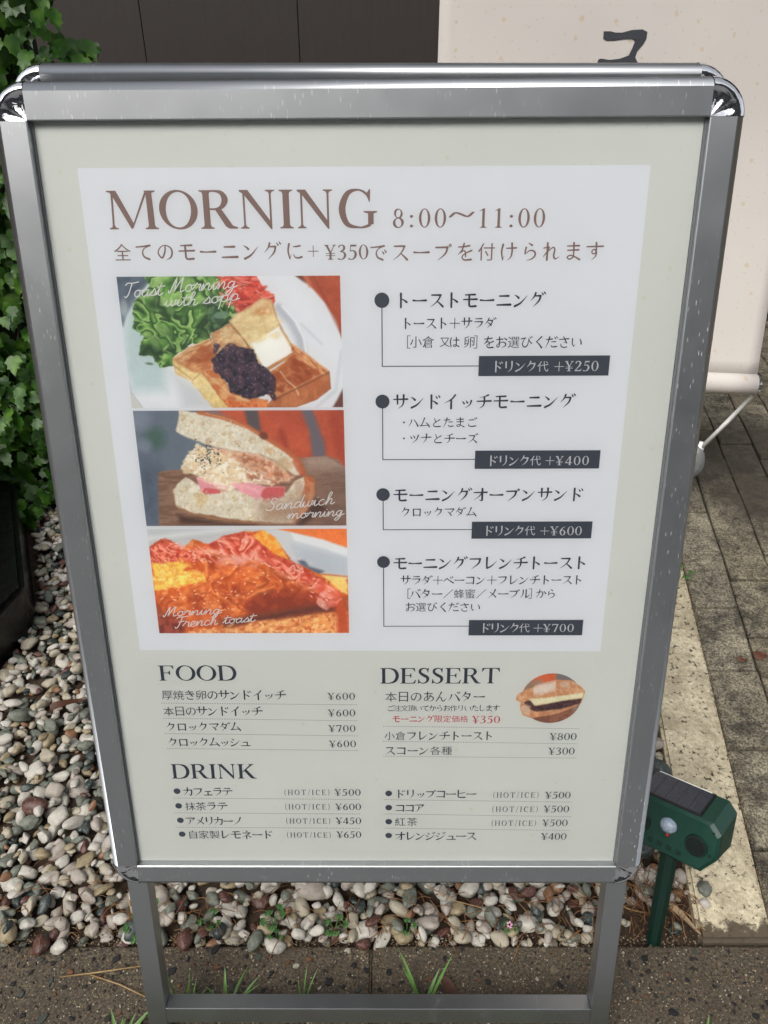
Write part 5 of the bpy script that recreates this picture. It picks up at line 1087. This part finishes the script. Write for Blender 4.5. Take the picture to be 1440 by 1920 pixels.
def script(txt, pa, pb, hpx, pic):
    """handwritten caption; pa and pb are its baseline ends in the picture's own tracing units"""
    adv = sum(CUR[c][0] for c in txt); i = Ink(); x = 0; dx, dy = pb[0]-pa[0], pb[1]-pa[1]; L = math.hypot(dx, dy); k = L/adv; ky = hpx/100; n_ = 0
    for c in txt:
        a, st = CUR[c]
        def fx(u, v, x=x):
            U = (x+u+v*.16)*k; X_ = pa[0]+dx*U/L; Y_ = pa[1]+dy*U/L-v*ky; return tuple(float(t) for t in hap(pic.Hi, X_, Y_))
        # the pen line keeps one width, so thicken after mapping
        for s_ in [s_ for s_ in st.split('/') if s_]:
            P = [fx(*map(float, q.split())) for q in s_.split(',')]; i.add([ribbon([(a_, b_, .92) for a_, b_ in P], 6)], lambda u, v: (u, v))
        x += a
    i.build('caption', IM_CAP, poster, .00088, tf)
IM_CAP = Mat('caption_ink', (.84, .84, .83), .55).m
script('Toast', (92, 172), (305, 160), 82, p1); script('Morning', (340, 148), (722, 122), 82, p1); script('with', (322, 222), (500, 216), 74, p1); script('sopp', (536, 212), (738, 190), 78, p1)
script('Sandwich', (892, 626), (1275, 590), 68, p2); script('morning', (1015, 672), (1330, 655), 60, p2)
script('Morning', (212, 572), (568, 555), 62, p3); script('French', (285, 638), (545, 622), 66, p3); script('toast', (582, 618), (772, 606), 60, p3)

# clear anti-glare cover sheet
M = Mat('cover_sheet'); nt_ = M.t; gl = M.n('BsdfGlossy'); gl.inputs['Roughness'].default_value = .42; tr = M.n('BsdfTransparent'); tr.inputs[0].default_value = (.985, .985, .985, 1)
mx = M.n('MixShader'); fr = M.n('Fresnel'); fr.inputs[0].default_value = 1.38; M.l(fr.outputs[0], mx.inputs[0]); M.l(tr.outputs[0], mx.inputs[1]); M.l(gl.outputs[0], mx.inputs[2]); M.l(mx.outputs[0], M.out.inputs[0])
mesh('cover_sheet', [tf(-HW*1000+.2, .2, .0022), tf(HW*1000-.2, .2, .0022), tf(HW*1000-.2, H*1000-.2, .0022), tf(-HW*1000+.2, H*1000-.2, .0022)], [(3, 2, 1, 0)], M.m, sign)
# ------------------------------------------------------------------ solar animal repeller on its stake
S0 = Vector((.411, .650, 0.002)); lx = Vector((.7309, -.6556, .1896)).normalized(); up = Vector((.1131, .3903, .9137)); up = (up-lx*up.dot(lx)).normalized(); dp = up.cross(lx).normalized()
MA = Matrix((( lx.x, dp.x, up.x, 0), (lx.y, dp.y, up.y, 0), (lx.z, dp.z, up.z, 0), (0, 0, 0, 1)))
rep = bpy.data.objects.new('animal_repeller', None); rep.matrix_world = Matrix.Translation(S0) @ MA; rep.empty_display_size = .05
link(rep, None, 'green plastic solar animal repeller leaning on a stake right of the sign', 'animal repeller')
M = Mat('green_plastic', s2l((14, 84, 66)), .42); w_ = M.co('Object'); n_ = M.noise(w_, 40, 5, .7); M.base(M.mix(M.ramp(n_, [(.5, 0), (.8, .3)]), s2l((7, 52, 41)), s2l((48, 78, 66)))); M.rough(M.ramp(n_, [(.3, .32), (.7, .55)])); M.bump(M.noise(w_, 500, 2), .0001, .3); M_GRN = M.m
M_GDK = Mat('dark_green_plastic', s2l((5, 36, 28)), .4).m; M_BLK = Mat('black_plastic', s2l((16, 16, 18)), .35).m
W2, Z0, Z1, D0, D1, ZB_ = .0715, .146, .2225, -.0265, .039, .0165; c_ = .019
def oct_(w_, z0, z1, c, y): return [(-w_+c, y, z0), (w_-c, y, z0), (w_, y, z0+c*1.4), (w_, y, z1-c*.7), (w_-c*.7, y, z1), (-w_+c*.7, y, z1), (-w_, y, z1-c*.7), (-w_, y, z0+c*1.4)]
rings = [oct_(W2-.0035, Z0+.0035, Z1-.0035, c_, D0), oct_(W2, Z0, Z1, c_, D0+.004), oct_(W2, Z0, Z1, c_, D1-.004), oct_(W2-.004, Z0+.004, Z1-.004, c_, D1)]
V = [(x, y, z+(ZB_*(y-D0)/(D1-D0) if z > (Z0+Z1)/2 else 0)) for r_ in rings for x, y, z in r_]; F = [tuple(range(8)), tuple(range(24, 32))[::-1]]
for k in range(3):
    for i in range(8): j = (i+1) % 8; F.append((k*8+i, (k+1)*8+i, (k+1)*8+j, k*8+j))
bd = mesh('body', V, F, M_GRN, rep)
mesh('seam', *[[(-W2-.0006, D0+.011, z) if False else p for p in []] or [tuple(p) for y in (D0+.0085, D0+.0105) for p in oct_(W2+.0008, Z0-.0008, Z1+.0008, c_, y)], [(i, 8+i, 8+(i+1) % 8, (i+1) % 8) for i in range(8)]], M_GRN, rep)
# solar panel on top
def tilt(bm):
    for v in bm.verts: v.co.z += ZB_*(v.co.y-D0)/(D1-D0)
bm = bmesh.new(); box(bm, -.052, .040, D0+.004, D1-.005, Z1-.0015, Z1+.0022, .001); tilt(bm); sp0 = bmobj('solar_panel', bm, M_BLK, rep)
M = Mat('solar_cell', s2l((18, 24, 44)), .12, spec=.7); ob = M.co('Object'); sx = M.n('SeparateXYZ'); M.l(ob, sx.inputs[0])
ln = M.math('PINGPONG', M.math('MULTIPLY', sx.outputs['X'], 1), .00095); M.base(M.mix(M.ramp(M.math('MULTIPLY', ln, 1000), [(.18, 1), (.32, 0)]), s2l((14, 20, 38)), s2l((52, 58, 72)))); M.rough(M.ramp(M.noise(ob, 60, 5, .7), [(.4, .22), (.7, .34)])); M_CELL = M.m
for i in range(5):
    x0 = -.0495+i*.0174; bm = bmesh.new(); box(bm, x0, x0+.0168, D0+.0065, D1-.0085, Z1+.0021, Z1+.0026); tilt(bm); bmobj('cell', bm, M_CELL, sp0)
bm = bmesh.new(); box(bm, -.046, .034, D1-.0072, D1-.0064, Z1+.0022, Z1+.0028); tilt(bm); bmobj('white_strip', bm, M_PLAST, sp0)
# speaker openings, motion dome, buttons
def cone(name, x, z, r0, r1, y0, y1, mat, n=24):
    V = [(x+r0*math.cos(q), y0, z+r0*math.sin(q)) for q in [2*math.pi*k/n for k in range(n)]]+[(x+r1*math.cos(q), y1, z+r1*math.sin(q)) for q in [2*math.pi*k/n for k in range(n)]]
    return mesh(name, V, [(i, (i+1) % n, n+(i+1) % n, n+i) for i in range(n)]+[tuple(range(n, 2*n))], mat, rep, smooth=False)
for x in (-.042, .042):
    cone('speaker_ring', x, .182, .0165, .0155, D0-.0002, D0-.0022, M_GDK); cone('speaker', x, .182, .0138, .013, D0-.0024, D0-.0026, M_BLK)
    bm = bmesh.new()
    for k in range(-2, 3): box(bm, x-.012+abs(k)*.0015, x+.012-abs(k)*.0015, D0-.0034, D0-.0027, .182+k*.005-.0006, .182+k*.005+.0006)
    bmobj('grille', bm, M_GDK, rep)
bm = bmesh.new(); bmesh.ops.create_uvsphere(bm, u_segments=20, v_segments=12, radius=1)
for v in bm.verts: v.co = Vector((v.co.x*.0125, D0+v.co.y*.010, .193+v.co.z*.0115))
M = Mat('sensor_dome', s2l((140, 152, 168)), .3, Subsurface_Weight=.2); M.bump(M.voro(M.co('Object'), 260), .0012, .8); bmobj('motion_sensor', bm, M.m, rep, smooth=True)
bm = bmesh.new(); bmesh.ops.create_uvsphere(bm, u_segments=10, v_segments=8, radius=.0028); bmesh.ops.translate(bm, vec=(0.001, D0-.001, .1785), verts=bm.verts); bmobj('red_lamp', bm, Mat('red_plastic', s2l((150, 30, 30)), .3).m, rep, smooth=True)
for sx_ in (-.062, .062):
    for sz_ in (Z0+.030, Z1-.012): cone('screw', sx_, sz_, .0022, .0019, D0-.0002, D0-.0012, M_GDK, 10)
bm = bmesh.new()
for k in range(5): box(bm, -.04+k*.014, -.033+k*.014, D0-.0012, D0+.001, Z0+.011, Z0+.017, .0008)
bmobj('knob_row', bm, M_GDK, rep)
bm = bmesh.new(); tube(bm, [(0, 0, -.03), (0, 0, .06), (0, 0, .155)], [.0095, .0125, .0135], 8); bmobj('stake', bm, M_GDK, rep)

# ------------------------------------------------------------------ plants and litter
def gmat(name, a, b):
    M = Mat(name, rough=.45); n_ = M.noise(M.co('World'), 60, 3); M.base(M.mix(n_, s2l(a), s2l(b))); tr = M.n('BsdfTranslucent'); tr.inputs[0].default_value = (*s2l(b), 1); mx = M.n('MixShader'); mx.inputs[0].default_value = .25
    M.l(M.b.outputs[0], mx.inputs[1]); M.l(tr.outputs[0], mx.inputs[2]); M.l(mx.outputs[0], M.out.inputs[0]); return M.m
M_GR, M_WEED, M_STRAW, M_BARK = gmat('grass', (60, 100, 40), (112, 152, 74)), gmat('weed', (46, 84, 40), (92, 134, 72)), gmat('straw', (140, 112, 74), (184, 156, 110)), Mat('dead_leaf', s2l((70, 42, 28)), .6).m
def blade(V, F, p, L, wd, az, lean, curl):
    n = 7; b = len(V); sx, sy = math.cos(az+1.57), math.sin(az+1.57); r_ = 0; z = 0; a = lean
    for k in range(n):
        t = k/(n-1); w_ = wd*(1-t**2.2)*(.55+.9*t if t < .5 else 1)+.0002; x, y = p[0]+math.cos(az)*r_, p[1]+math.sin(az)*r_
        V += [(x-sx*w_/2, y-sy*w_/2, p[2]+z+w_*.18), (x, y, p[2]+z), (x+sx*w_/2, y+sy*w_/2, p[2]+z+w_*.18)]
        r_ += math.sin(a)*L/(n-1); z += math.cos(a)*L/(n-1); a += curl/(n-1)
    for k in range(n-1):
        for j in (0, 1): F.append((b+3*k+j, b+3*k+j+1, b+3*k+3+j+1, b+3*k+3+j))
TR = random.Random(21)
def tuft(x, y, n, L, wd, label, spread=.4, lean=.35, z=0, dirs=None):
    t = empty('grass_tuft', (x, y, z), label=label, cat='grass tuft', group='grass tufts growing by the kerb')
    for k in range(n):
        V, F = [], []; az = dirs[k] if dirs else TR.uniform(0, 6.28)
        blade(V, F, (TR.gauss(0, .006), TR.gauss(0, .004), -.003), L*TR.uniform(.6, 1.1), wd*TR.uniform(.7, 1.2), az, lean*TR.uniform(.3, 1.6), TR.uniform(.1, .9)); mesh('blade', V, F, M_GR, t, smooth=True)
    return t
UPD = 1.57
tuft(-.278, .536, 6, .075, .0045, 'grass tuft of thin upright blades between the left leg and the bottom rail', .3, .3, dirs=[1.5, 1.2, .6, .9, 2.2, .3])
tuft(-.225, .545, 7, .06, .005, 'grass tuft of arching blades showing over the bottom rail on the left', .5, .7, dirs=[.4, .8, 1.2, .2, 1.7, .6, 2.6])
tuft(-.03+.085, .555, 4, .085, .0055, 'two wide wet grass blades standing in a V above the bottom rail', .4, .55, dirs=[2.3, 2.1, .75, 1.0])
tuft(-.362, .500, 7, .055, .0075, 'broad bladed grass tuft at the outer side of the left leg', .5, .7, dirs=[1.4, .8, .5, 2.0, 1.1, .2, 2.6])
tuft(-.525, .515, 3, .03, .006, 'short grass tuft at the left edge of the kerb', .5, .8)
tuft(.445, .505, 3, .045, .005, 'lone upright grass shoot with a pale tip right of the sign', .3, .2, dirs=[1.5, 1.7, 1.2])
tuft(-.43, .495, 4, .05, .004, 'thin grass tuft in the lower left corner of the kerb', .4, .4)
tuft(-.115, .552, 3, .07, .003, 'single fine grass stalk beside the fallen red pebble', .3, .25, dirs=[1.4, 1.8, 1.0])
V, F = [], []
for _ in range(420): blade(V, F, (TR.uniform(-.6, .6), TR.uniform(.40, .478), -.02), TR.uniform(.02, .05), .004, TR.uniform(0, 6.28), TR.uniform(.1, .8), TR.uniform(.1, .8))
mesh('grass_verge', V, F, M_GR, None, smooth=True, label='low grass growing along the front of the kerb under the sign', cat='grass', kind='stuff')
def sprout(x, y, n, s, label, z=0.0, pink=False):
    n_ = n
    t = empty('weed_sprout', (x, y, z), label=label, cat='weed', group='small weeds growing among the pebbles')
    bm = bmesh.new()
    for k in range(n):
        az = 2*math.pi*k/n+TR.uniform(-.4, .4); L = s*TR.uniform(.6, 1.1); h = s*TR.uniform(.6, 1.4)
        tube(bm, [(0, 0, -.01), (math.cos(az)*L*.5, math.sin(az)*L*.5, h*.8), (math.cos(az)*L, math.sin(az)*L, h)], .0008, 5)
        for q in range(3):
            a2 = az+(q-1)*1.1; r_ = s*.33; cx, cy = math.cos(az)*L+math.cos(a2)*r_*.8, math.sin(az)*L+math.sin(a2)*r_*.8
            V = [(cx, cy, h+.001)]+[(cx+r_*.75*math.cos(u), cy+r_*.75*math.sin(u), h+.0015+.0025*math.cos(2*u)) for u in [2*math.pi*i/9 for i in range(9)]]
            mesh('leaf', V, [(0, 1+i, 1+(i+1) % 9) for i in range(9)], M_WEED, t, smooth=True)
    bmobj('stem', bm, M_WEED, t, smooth=True)
    if pink:
        bm = bmesh.new()
        for q in range(5): 
            r0 = bmesh.ops.create_icosphere(bm, subdivisions=1, radius=.0022); bmesh.ops.translate(bm, vec=(.003*math.cos(q*1.256), .004*math.sin(q*1.256), .018), verts=r0['verts'])
        bmobj('flower', bm, Mat('pink_petal', s2l((196, 150, 172)), .5).m, t, smooth=True)
    return t
sprout(-.372, .655, 6, .018, 'round leaved weed on the pebbles touching the left leg', .0)
sprout(-.365, .69, 4, .014, 'smaller round leaved weed just behind the one touching the left leg', .01)
sprout(-.268, .665, 4, .013, 'pale green sprout beside the tall white pebble inside the left leg', .0)
sprout(-.17, .665, 5, .015, 'feathery weed in the gap between large white pebbles', .01)
sprout(-.163, .642, 4, .010, 'tiny clover like sprout above the single white pebble on the kerb', .008)
sprout(-.075, .655, 5, .014, 'dark leafy weed left of the middle of the pebble opening', .006)
sprout(.035, .655, 4, .012, 'bright small sprout near the green pebble at the kerb joint', .006)
sprout(.19, .655, 3, .010, 'weed with a pale pink flower head among the white pebbles', .006, True)
q = ray(1292, 1102, 1.55); s = HC/(HC-q.z) if q.z < HC else 1
sprout(KX(1.55)-.018, 1.55, 5, .020, 'green weed rooted in the joint beside the pale kerb', .003)
q = ray(236, 1430, .99); sprout(-.46, .93, 3, .018, 'grassy weed poking out of the pebbles against the left side of the frame', .02)
def straw(P, r_, label, mat=M_STRAW, name='straw', cat='straw'):
    bm = bmesh.new(); tube(bm, P, r_, 5); return bmobj(name, bm, mat, None, smooth=True, label=label, cat=cat, group='dry stalks lying on the kerb and pebbles')
straw([(-.47, .588, .006), (-.42, .592, .010), (-.33, .604, .012)], .0012, 'long pale straw lying on the kerb and reaching the left leg')
straw([(-.43, .592, .006), (-.38, .578, .005), (-.335, .560, .004)], .0011, 'second pale straw crossing the first on the left kerb')
straw([(-.40, .70, .03), (-.385, .67, .03), (-.36, .655, .028)], .0009, 'thin bent straw over the large white pebble')
straw([(.065, .715, .03), (.11, .69, .028), (.15, .68, .026), (.16, .70, .03)], .0009, 'brown straw arched over the pebbles left of the big round white one')
straw([(.44, .70, .012), (.47, .68, .010), (.49, .655, .008)], .0010, 'dry needle right of the green stake')
straw([(.35, .70, .016), (.38, .685, .014), (.405, .68, .012)], .0010, 'dry needle between the sign leg and the green stake')
straw([(.475, .525, .004), (.50, .515, .003), (.53, .495, .003)], .0016, 'orange brown dry leaf blade on the dark kerb at lower right', Mat('rust_blade', s2l((132, 78, 38)), .6).m)
nd = bmesh.new()
for _ in range(420):
    t = TR.random()
    if t < .45: x, y = TR.gauss(.42, .06), TR.gauss(.70, .035)
    elif t < .8: x, y = TR.uniform(-.32, .33), TR.uniform(.645, .72)
    else: x, y = TR.uniform(-.6, -.3), TR.uniform(.642, .75)
    if x > KL(y)-.005 or y < .642: continue
    z = TR.uniform(.002, .022); a = TR.uniform(0, 6.28); L = TR.uniform(.015, .045); tube(nd, [(x, y, z), (x+math.cos(a)*L*.5, y+math.sin(a)*L*.5, z+.004), (x+math.cos(a)*L, y+math.sin(a)*L, z-.002)], TR.uniform(.0004, .0008), 4)
bmobj('needle_litter', nd, gmat('needles', (104, 66, 40), (150, 112, 70)), None, smooth=True, label='brown needles and stalks scattered between the pebbles', cat='litter', kind='stuff')
def dead_leaf(x, y, z, L, wd, az, label, mat=None):
    V, F = [], []; n = 8
    for k in range(n):
        t = k/(n-1); w_ = wd*math.sin(math.pi*min(1, .08+t*.92))**.7/2+.0004; 
        for j in (-1, 0, 1): V.append(((t-.5)*L, j*w_, .004*math.sin(t*5+j)+(.003 if j else 0)))
    for k in range(n-1):
        for j in (0, 1): F.append((3*k+j, 3*k+j+1, 3*k+4+j, 3*k+3+j))
    o = mesh('dead_leaf', V, F, mat or M_BARK, None, smooth=True, label=label, cat='dead leaf', group='fallen dry leaves'); o.location = (x, y, z); o.rotation_euler = (0, 0, az); return o
dead_leaf(.098, .566, .004, .05, .016, -1.0, 'dark curled dead leaf lying on the kerb behind the bottom rail')
dead_leaf(.465, .672, .006, .055, .011, -.95, 'pale flat strip of dead leaf right of the stake', Mat('pale_leaf', s2l((150, 128, 100)), .6).m)
dead_leaf(.36, .76, .018, .06, .014, .1, 'dark brown dead leaf on the pebbles right of the leg')
dead_leaf(-.63, 1.10, .03, .07, .02, .4, 'dark dead leaf on the pebbles near the planter')
dead_leaf(.83, 1.27, .002, .035, .028, .6, 'ragged rust brown leaf flattened on the paving at the right edge', Mat('rust_leaf', s2l((92, 56, 40)), .7).m)
dead_leaf(.785, 1.255, .002, .022, .016, .1, 'small rust brown leaf left of the ragged one on the paving', Mat('rust_leaf', s2l((92, 56, 40)), .7).m)

# grit and crumbs of soil between the pebbles and along the joints
gb = []; gf = []
for _ in range(2600):
    u = TR.random()
    if u < .55: x, y, z = TR.uniform(-.75, .48), .640+abs(TR.gauss(0, .012)), TR.uniform(-.012, .004)
    elif u < .8: x, y, z = TR.uniform(-.7, .62), TR.uniform(.50, .638), .001
    else:
        y = TR.uniform(.66, 1.7); x = KX(y)+TR.gauss(-.002, .004); z = .001
    if .637 < y and x > KL(y)+.002 and u < .8: continue
    r = TR.uniform(.0006, .0021); b = len(gb)
    gb += [(x-r, y-r*.7, z-.001), (x+r, y-r*.8, z-.001), (x+.2*r, y+r, z-.001), (x+TR.uniform(-.3, .3)*r, y, z+r*.9)]; gf += [(b, b+1, b+3), (b+1, b+2, b+3), (b+2, b, b+3)]
M = Mat('grit', rough=.9); M.base(M.ramp(M.noise(M.co('World'), 180, 2), [(.35, s2l((34, 27, 21))), (.5, s2l((92, 76, 56))), (.66, s2l((150, 138, 116)))])); mesh('grit', gb, gf, M.m, None, label='loose grit and soil crumbs in the joints and between the pebbles', cat='grit', kind='stuff')

# unseen building added behind the camera to darken the reflections in the metal
across = empty('building', (0, -7.5, 0), label='unseen dark building added behind the camera to darken the metal reflections', cat='building')
MB_ = Mat('added_facade', s2l((98, 97, 96)), .8).m; bm = bmesh.new(); box(bm, -14, 14, -3, 0, 0, 5.6); bmobj('wall', bm, MB_, across)
MG_ = Mat('added_window', s2l((26, 28, 32)), .1).m
for i in range(9):
    for z in (.9, 3.0):
        x = -10.4+i*2.6; bm = bmesh.new(); box(bm, x-.7, x+.7, .005, .03, z, z+1.4); bmobj('window', bm, MG_, across)
